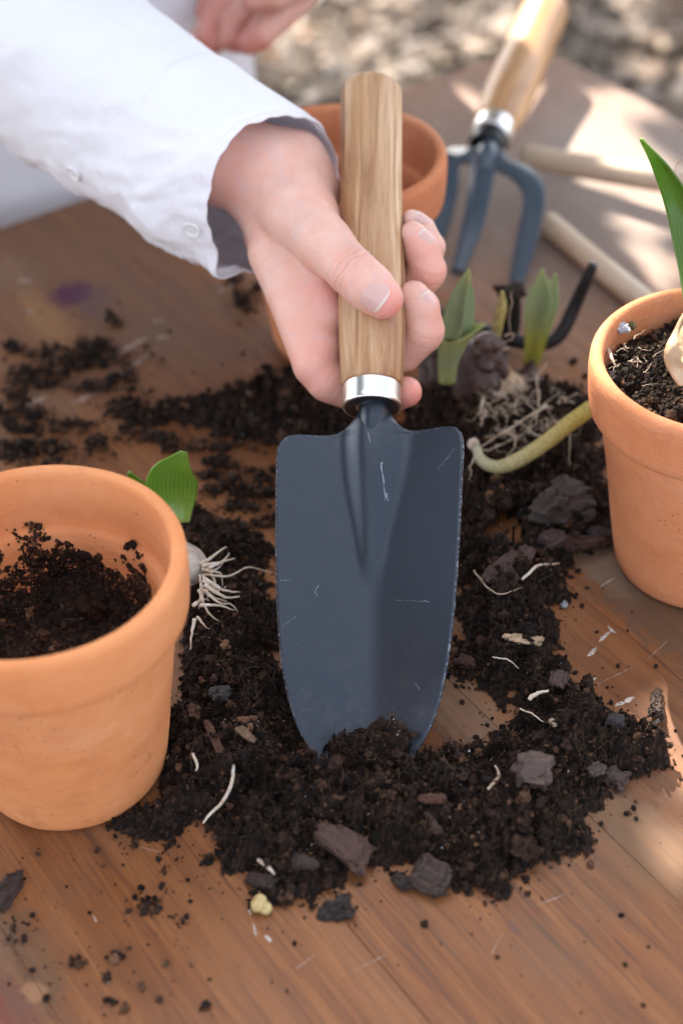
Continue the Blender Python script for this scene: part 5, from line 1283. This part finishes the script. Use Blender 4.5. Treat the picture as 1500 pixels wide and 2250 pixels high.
lst.append((crom(np.array([Dp(1492, 352, 60.0), Dp(1488, 362, 60.0), Dp(1484, 376, 60.0)]), 10), .024))
roots(bR, lst, M_ROOT)

# ================================================================== BARK, STONES AND GRAIN IN THE SOIL
def bark_mat(col, name='bark'):
    t = NT(name); v = t.coords(scale=(60, 260, 120)); n1 = t.noise(v, 1, 5, .65, .5); n2 = t.noise(t.coords(), 700, 3, .6); c = np.array(col)
    t.base(t.ramp(n1, [(.3, tuple(c * .55)), (.5, tuple(c)), (.72, tuple(c * 1.5))])); t.set(Roughness=.75); t.bump(t.math('ADD', n1, t.math('MULTIPLY', n2, .5)), .0015, .6); return t.m
def chip(name, label, cat, a, b, W_, T_, col, lift=.0, box=.55, jag=.16, seed=0, group=None, tilt=0.0, sub=4):
    A, B = ground_at(*a), ground_at(*b); A = A + [0, 0, .0]; ax = B - A; L = np.linalg.norm(ax); ax /= L; L *= .80; W_ *= .78; T_ *= .75; col = tuple(np.array(col) * ((.72, .58, .50) if max(col) < .2 else (1.0, 1.0, 1.0))); lift -= .06
    up = np.array([0, -.25, 1.0]) + tilt * RIGHT; up -= ax * (up @ ax); up /= np.linalg.norm(up); sd = np.cross(up, ax)
    V0, F0 = ICO[sub]; V = np.sign(V0) * np.abs(V0) ** box
    V = V * (1 + 1.5 * jag * fbm(V0 * 1.6 + seed * 3.3, seed, 4)[:, None]) + (.18 if L < 2.2 * W_ else .05) * np.stack([fbm(V0 * 2.1 + 9 + 7 * q + seed, seed + q, 3) for q in range(3)], -1)
    V = V * (1 - .25 * V[:, :1] * math.sin(seed * 1.7) * np.array([0, 1, .5]))
    V[:, 1] += .12 * V[:, 0] ** 2 * math.cos(seed)
    V = V * np.array([L / 2 * 1.02, W_ / 2, T_ / 2]) + (.02 if name == 'stone' or name == 'pebble' else .05) * fbm(V * np.array([3, 14, 14]) / max(W_, .3) * .5, seed + 5, 3)[:, None]
    C = (A + B) / 2 + np.array([0, 0, T_ * .22 + lift])
    rot = np.stack([ax, sd, up], 1)
    me_o = mesh_obj(name, V, F0, bark_mat(col), None, True, origin=(0, 0, 0))
    M = Matrix.Identity(4)
    for i in range(3):
        for j in range(3): M[i][j] = rot[i][j]
        M[i][3] = C[i] * U
    me_o.matrix_world = M
    return tag(me_o, label, cat, group)
GB = 'bark pieces in the spilled soil'
chip('bark_chip', 'large flat grey brown bark chip lying between the blade and the right pot', 'bark chip', (1072, 1306), (1172, 1198), 1.45, .32, (.095, .068, .062), .12, .5, .14, 1, GB)
chip('stone', 'angular grey brown stone on the soil heap right of the blade tip', 'stone', (1126, 1702), (1220, 1716), 1.45, .95, (.105, .080, .072), .22, .5, .16, 2)
chip('bark_chip', 'broad dark brown bark chip on the front slope of the soil heap', 'bark chip', (692, 1818), (822, 1905), 1.25, .38, (.085, .048, .034), .2, .5, .16, 3, GB)
chip('bark_lump', 'dark faceted bark lump at the front edge of the soil heap', 'bark lump', (902, 1915), (992, 1952), 1.35, 1.1, (.060, .042, .034), .15, .6, .22, 4, GB)
chip('bark_lump', 'small squarish bark bit left of the faceted front lump', 'bark lump', (870, 1924), (894, 1962), .55, .55, (.045, .032, .029), .05, .6, .2, 5, GB)
chip('soil_clod', 'loose dark soil clod lying alone in front of the heap', 'soil clod', (708, 2014), (776, 1996), .85, .75, (.030, .022, .020), .05, .8, .42, 6, GB)
chip('bark_lump', 'rough brown bark nugget at the right foot of the heap', 'bark lump', (1328, 1700), (1376, 1732), .85, .7, (.085, .060, .052), .1, .6, .28, 7, GB)
chip('bark_strip', 'long reddish bark strip touching the right pot', 'bark strip', (1236, 1204), (1352, 1194), .62, .5, (.080, .036, .024), .15, .55, .15, 8, GB)
chip('bark_strip', 'dark bark strip lying on bare table at the left edge', 'bark strip', (-22, 2012), (52, 1912), .85, .42, (.060, .040, .036), 0, .6, .2, 9, GB)
chip('soil_clod', 'small fibrous clod standing in the sun patch at right', 'soil clod', (1444, 1518), (1440, 1582), .55, .5, (.070, .045, .030), .08, .7, .35, 10, GB)
chip('wood_splinter', 'long brown wood splinter on the soil beside the left pot', 'wood splinter', (446, 1578), (502, 1692), .34, .25, (.17, .095, .06), .2, .5, .15, 11, GB)
chip('wood_splinter', 'short tan wood splinter near the left blade edge', 'wood splinter', (522, 1604), (562, 1638), .34, .22, (.22, .135, .08), .15, .5, .2, 12, GB)
chip('wood_splinter', 'pale straw coloured wood splinter right of the blade', 'wood splinter', (1108, 1408), (1196, 1418), .46, .22, (.46, .32, .19), .22, .5, .2, 13, GB)
chip('pebble', 'smooth blackish pebble in soil between left pot and blade', 'pebble', (456, 1528), (508, 1532), .8, .6, (.035, .036, .042), .1, .9, .1, 14)
chip('soil_clod', 'big rounded dark clod against the right pot', 'soil clod', (1178, 1136), (1296, 1096), 1.9, 1.5, (.050, .036, .030), .1, .9, .35, 15, GB)
chip('bark_chip', 'slate grey bark chip just behind the reddish strip', 'bark chip', (1288, 1176), (1346, 1182), .5, .35, (.07, .062, .066), .25, .5, .15, 16, GB)
chip('bark_chip', 'purplish bark chip beside the rounded clod', 'bark chip', (1188, 1200), (1236, 1184), .9, .5, (.075, .050, .052), .2, .5, .2, 17, GB)
chip('bark_chip', 'dark bark chip just above the yellow pellets', 'bark chip', (540, 1938), (612, 1950), .62, .4, (.055, .038, .034), .2, .5, .2, 18, GB)
chip('bark_chip', 'narrow bark chip at the heap front between pellets and broad chip', 'bark chip', (640, 1902), (700, 1914), .5, .35, (.055, .036, .030), .25, .5, .2, 19, GB)
chip('bark_chip', 'flat grey bark flake half buried near the sun patch', 'bark chip', (1290, 1700), (1330, 1690), .7, .2, (.12, .10, .085), .1, .5, .2, 20, GB)
chip('bark_chip', 'bluish black bark chip topping the right arm of the heap', 'bark chip', (1330, 1590), (1366, 1600), .6, .4, (.038, .040, .050), .3, .6, .2, 21, GB)
chip('bark_chip', 'flat purplish grey flake beside the bare patch right of the blade', 'bark chip', (1206, 1490), (1250, 1500), .9, .2, (.12, .088, .088), .05, .5, .2, 22, GB)
chip('bark_chip', 'reddish brown bark chip tucked at the right blade edge', 'bark chip', (1002, 1452), (1042, 1470), .5, .3, (.10, .05, .035), .2, .5, .2, 23, GB)
chip('wood_splinter', 'rust brown splinter in the middle of the front heap', 'wood splinter', (918, 1768), (978, 1766), .3, .22, (.13, .06, .035), .3, .5, .2, 24, GB)
chip('wood_splinter', 'dark curved splinter sticking out of the front heap', 'wood splinter', (932, 1790), (966, 1846), .25, .22, (.09, .055, .04), .3, .5, .2, 25, GB)
chip('pebble', 'small cream seed on the right arm of the heap', 'seed', (1208, 1588), (1220, 1606), .3, .22, (.50, .38, .28), .25, .9, .1, 26)
chip('perlite', 'white perlite lump on the soil inside the right pot rim', 'perlite', (1352, 722), (1378, 724), .5, .5, (.66, .67, .72), 9.55, .8, .3, 27).location = (G(1365, 722, 9.95) * U)
chip('perlite', 'white perlite grain at the right edge of the soil beside bare wood', 'perlite', (1232, 1332), (1246, 1332), .28, .28, (.60, .60, .64), .08, .8, .3, 28)
chip('seed', 'greenish round seed next to the white perlite in the right pot', 'seed', (1380, 714), (1394, 716), .32, .3, (.20, .17, .07), 9.5, .9, .1, 29).location = (G(1387, 715, 9.9) * U)
chip('pebble', 'round tan grain on bare wood left of the blade', 'seed', (574, 1154), (594, 1154), .36, .34, (.36, .20, .09), .05, .95, .06, 30)
cl = chip('soil_clod', 'dark soil lump caught on the middle prong of the black claw', 'soil clod', (1086, 640), (1142, 636), .9, .8, (.05, .035, .028), 0, .8, .45, 31, GB); cl.location = G(1122, 640, 3.9) * U
t = NT('pellet'); t.base(t.ramp(t.noise(t.coords(), 300, 3), [(.3, (.42, .31, .12)), (.7, (.60, .47, .22))])); t.set(Roughness=.4); M_PEL = t.m
for px, py, w, lb in ((572, 1982, 0, 'topmost of three touching yellow fertiliser pellets by the heap front'), (566, 1993, 1, 'leftmost of three touching yellow fertiliser pellets by the heap front'), (584, 1999, 2, 'lowest of three touching yellow fertiliser pellets by the heap front')):
    c = ground_at(px, py + 4); V = ICO[3][0] * .235 * (1 + .05 * fbm(ICO[3][0] * 2 + w, w, 2)[:, None]) + c + [0, 0, .18]
    tag(mesh_obj('fertiliser_pellet', V, ICO[3][1], M_PEL), lb, 'pellet', 'yellow fertiliser pellets')
def strand(label, pts, r, mat=None, lift=.22, n=30):
    P = crom(np.array([ground_at(*p) + [0, 0, lift] for p in pts]), n) + np.cumsum(rng.normal(0, .01, (n, 3)), 0)
    V, Fc = tube(P, r * np.interp(np.linspace(0, 1, n), [0, .5, 1], [.9, 1, .5]), 8); tag(mesh_obj('root_strand', V, Fc, mat or M_WROOT), label, 'root', 'loose root bits')
strand('long pale root hanging from the splinter to the heap edge', [(514, 1690), (514, 1725), (500, 1762), (472, 1796), (455, 1820)], .075)
strand('short pale root beside the left pot base', [(424, 1664), (432, 1685), (428, 1706)], .06)
strand('short straight white root near the pellets', [(568, 1898), (586, 1912), (602, 1926)], .08)
strand('curved pale root by the flat grey bark chip', [(1146, 1282), (1166, 1260), (1180, 1248), (1228, 1242)], .065)
strand('thin brown root arching in front of the flat bark chip', [(1040, 1262), (1062, 1292), (1096, 1312), (1140, 1298)], .03, M_ROOT)
strand('thin pale root on soil right of the blade', [(1082, 1452), (1112, 1458), (1134, 1476)], .03)
strand('pale crescent root on the right arm of the heap', [(1160, 1548), (1172, 1534), (1196, 1528)], .09)
strand('thin root at the edge of the bare wood patch', [(1140, 1566), (1160, 1574), (1192, 1594)], .03)
strand('forked dry root in the front heap', [(1072, 1742), (1090, 1712), (1082, 1690)], .06, M_ROOT)
strand('wispy dark root sprouting over the soil on the blade', [(800, 1604), (786, 1590), (812, 1578)], .025, M_ROOT, .35)

# ================================================================== UNSEEN TREE, ADDED TO SHADE THE TABLE
# sun flecks let through by leaving leaves out, as places on the table or ground (picture point, radii in cm)
def tree():
    base = np.array([-150.0, 250.0, GROUND_Z])
    tr = thing('tree', 'unseen leafy tree added beyond the child to shade the table', 'tree', base)
    t = NT('tree_leaf'); t.base(t.ramp(t.noise(t.coords(), 8, 3), [(.3, (.045, .085, .02)), (.7, (.09, .15, .035))])); t.set(Roughness=.5); t.set(**{'Subsurface Weight': .0}); mat = t.m
    b = NT('tree_bark'); b.base(b.ramp(b.noise(b.coords(scale=(20, 20, 5)), 1, 5), [(.3, (.05, .035, .025)), (.7, (.14, .10, .075))])); b.set(Roughness=.9); b.bump(b.noise(b.coords(scale=(30, 30, 8)), 1, 4), .02, .8)
    FL = []
    for px, py, rx, ry, z in SUN_FLECKS:
        c = G(px, py, z); k = c - SUN_DIR * (c[2] / SUN_DIR[2]); FL.append((k[:2], rx, ry))
    n = NLEAF
    q = np.column_stack([rng.uniform(-75, 105, n), rng.uniform(5, 300, n)]); d = rng.uniform(95, 210, n)
    hsz = rng.uniform(3.2, 6.0, n)
    keep = np.ones(n, bool)
    for c, rx, ry in FL:
        e = np.sqrt((((q - c) / (np.array([rx, ry]) + hsz[:, None] * np.array([.8, .9]))) ** 2).sum(1)); keep &= e > 1
    # random gaps away from the table
    gn = vnoise(np.column_stack([q / 10.0, 0 * d]), 5); far = (q[:, 1] > 118) | (q[:, 0] > 40)
    keep &= ~(far & (gn > .16))
    q, d, hsz = q[keep], d[keep], hsz[keep]; n = len(q)
    P = np.column_stack([q, np.zeros(n)]) + SUN_DIR * d[:, None]
    ex = rng.uniform((-330, -60, 190), (-60, 230, 330), (NLEAF2, 3)); ok = np.ones(len(ex), bool)      # more leaves added at left to darken the blade's reflection, clear of the sun flecks
    exq = ex[:, :2] - SUN_DIR[:2] * (ex[:, 2:] / SUN_DIR[2]); ok &= (exq[:, 0] < -60)
    P = np.vstack([P, ex[ok]]); n = len(P); hsz = np.concatenate([hsz, rng.uniform(5, 9, int(ok.sum()))])
    uu, vv = np.meshgrid(np.linspace(-1, 1, 3), np.linspace(-1, 1, 5)); wd = np.clip(np.cos(vv * 1.45), .08, 1)
    basel = np.stack([uu * wd * .55, vv, .15 * uu ** 2 - .12 * vv ** 2], -1).reshape(-1, 3)
    nr = SUN_DIR + rng.normal(0, .35, (n, 3)); nr /= np.linalg.norm(nr, axis=1)[:, None]
    a = np.cross(nr, rng.normal(size=(n, 3))); a /= np.linalg.norm(a, axis=1)[:, None]; bb = np.cross(nr, a)
    V = P[:, None] + hsz[:, None, None] * (basel[None, :, :1] * a[:, None] + basel[None, :, 1:2] * bb[:, None] + basel[None, :, 2:] * nr[:, None])
    f = grid_faces(3, 5); Fc = (f[None] + (np.arange(n) * 15)[:, None, None]).reshape(-1, 4)
    mesh_obj('crown', V.reshape(-1, 3), Fc, mat, tr)
    top = base + [20, -10, 330]
    Pt = crom(np.array([base + [0, 0, -2], base + [4, 2, 90], base + [0, -6, 190], top]), 30); Vt, Ft = tube(Pt, np.linspace(13, 6, 30), 20); trk = mesh_obj('trunk', Vt, Ft, b.m, tr)
    ctr = P.mean(0)
    for k in range(9):
        e = P[rng.integers(0, n)]; s0 = Pt[rng.integers(17, 30)]; m_ = (s0 + e) / 2 + np.array([0, 0, 25]); Pb = crom(np.array([s0, m_, e]), 16); Vb, Fb = tube(Pb, np.linspace(3.0, .8, 16), 8); mesh_obj('limb', Vb, Fb, b.m, tr)
SUN_FLECKS = [(1195, 50, 1.8, 3.6, 4.5), (960, 250, 1.6, 1.8, 0), (1305, 260, .9, 1.0, 0), (1430, 225, 1.6, .4, 0), (1420, 480, 1.3, .3, 0), (1462, 610, .9, 1.5, 0), (1400, 350, 1.0, .1, 1.2),
              (1440, 1552, .8, 1.6, 0), (1470, 745, .3, .3, 10.5), (1490, 365, 1.0, .2, 1.5), (720, 70, 9, 16, GROUND_Z), (1095, 150, 5, 7, GROUND_Z), (940, 150, 5, 7, GROUND_Z)]
NLEAF = 9000; NLEAF2 = 5000
tree()
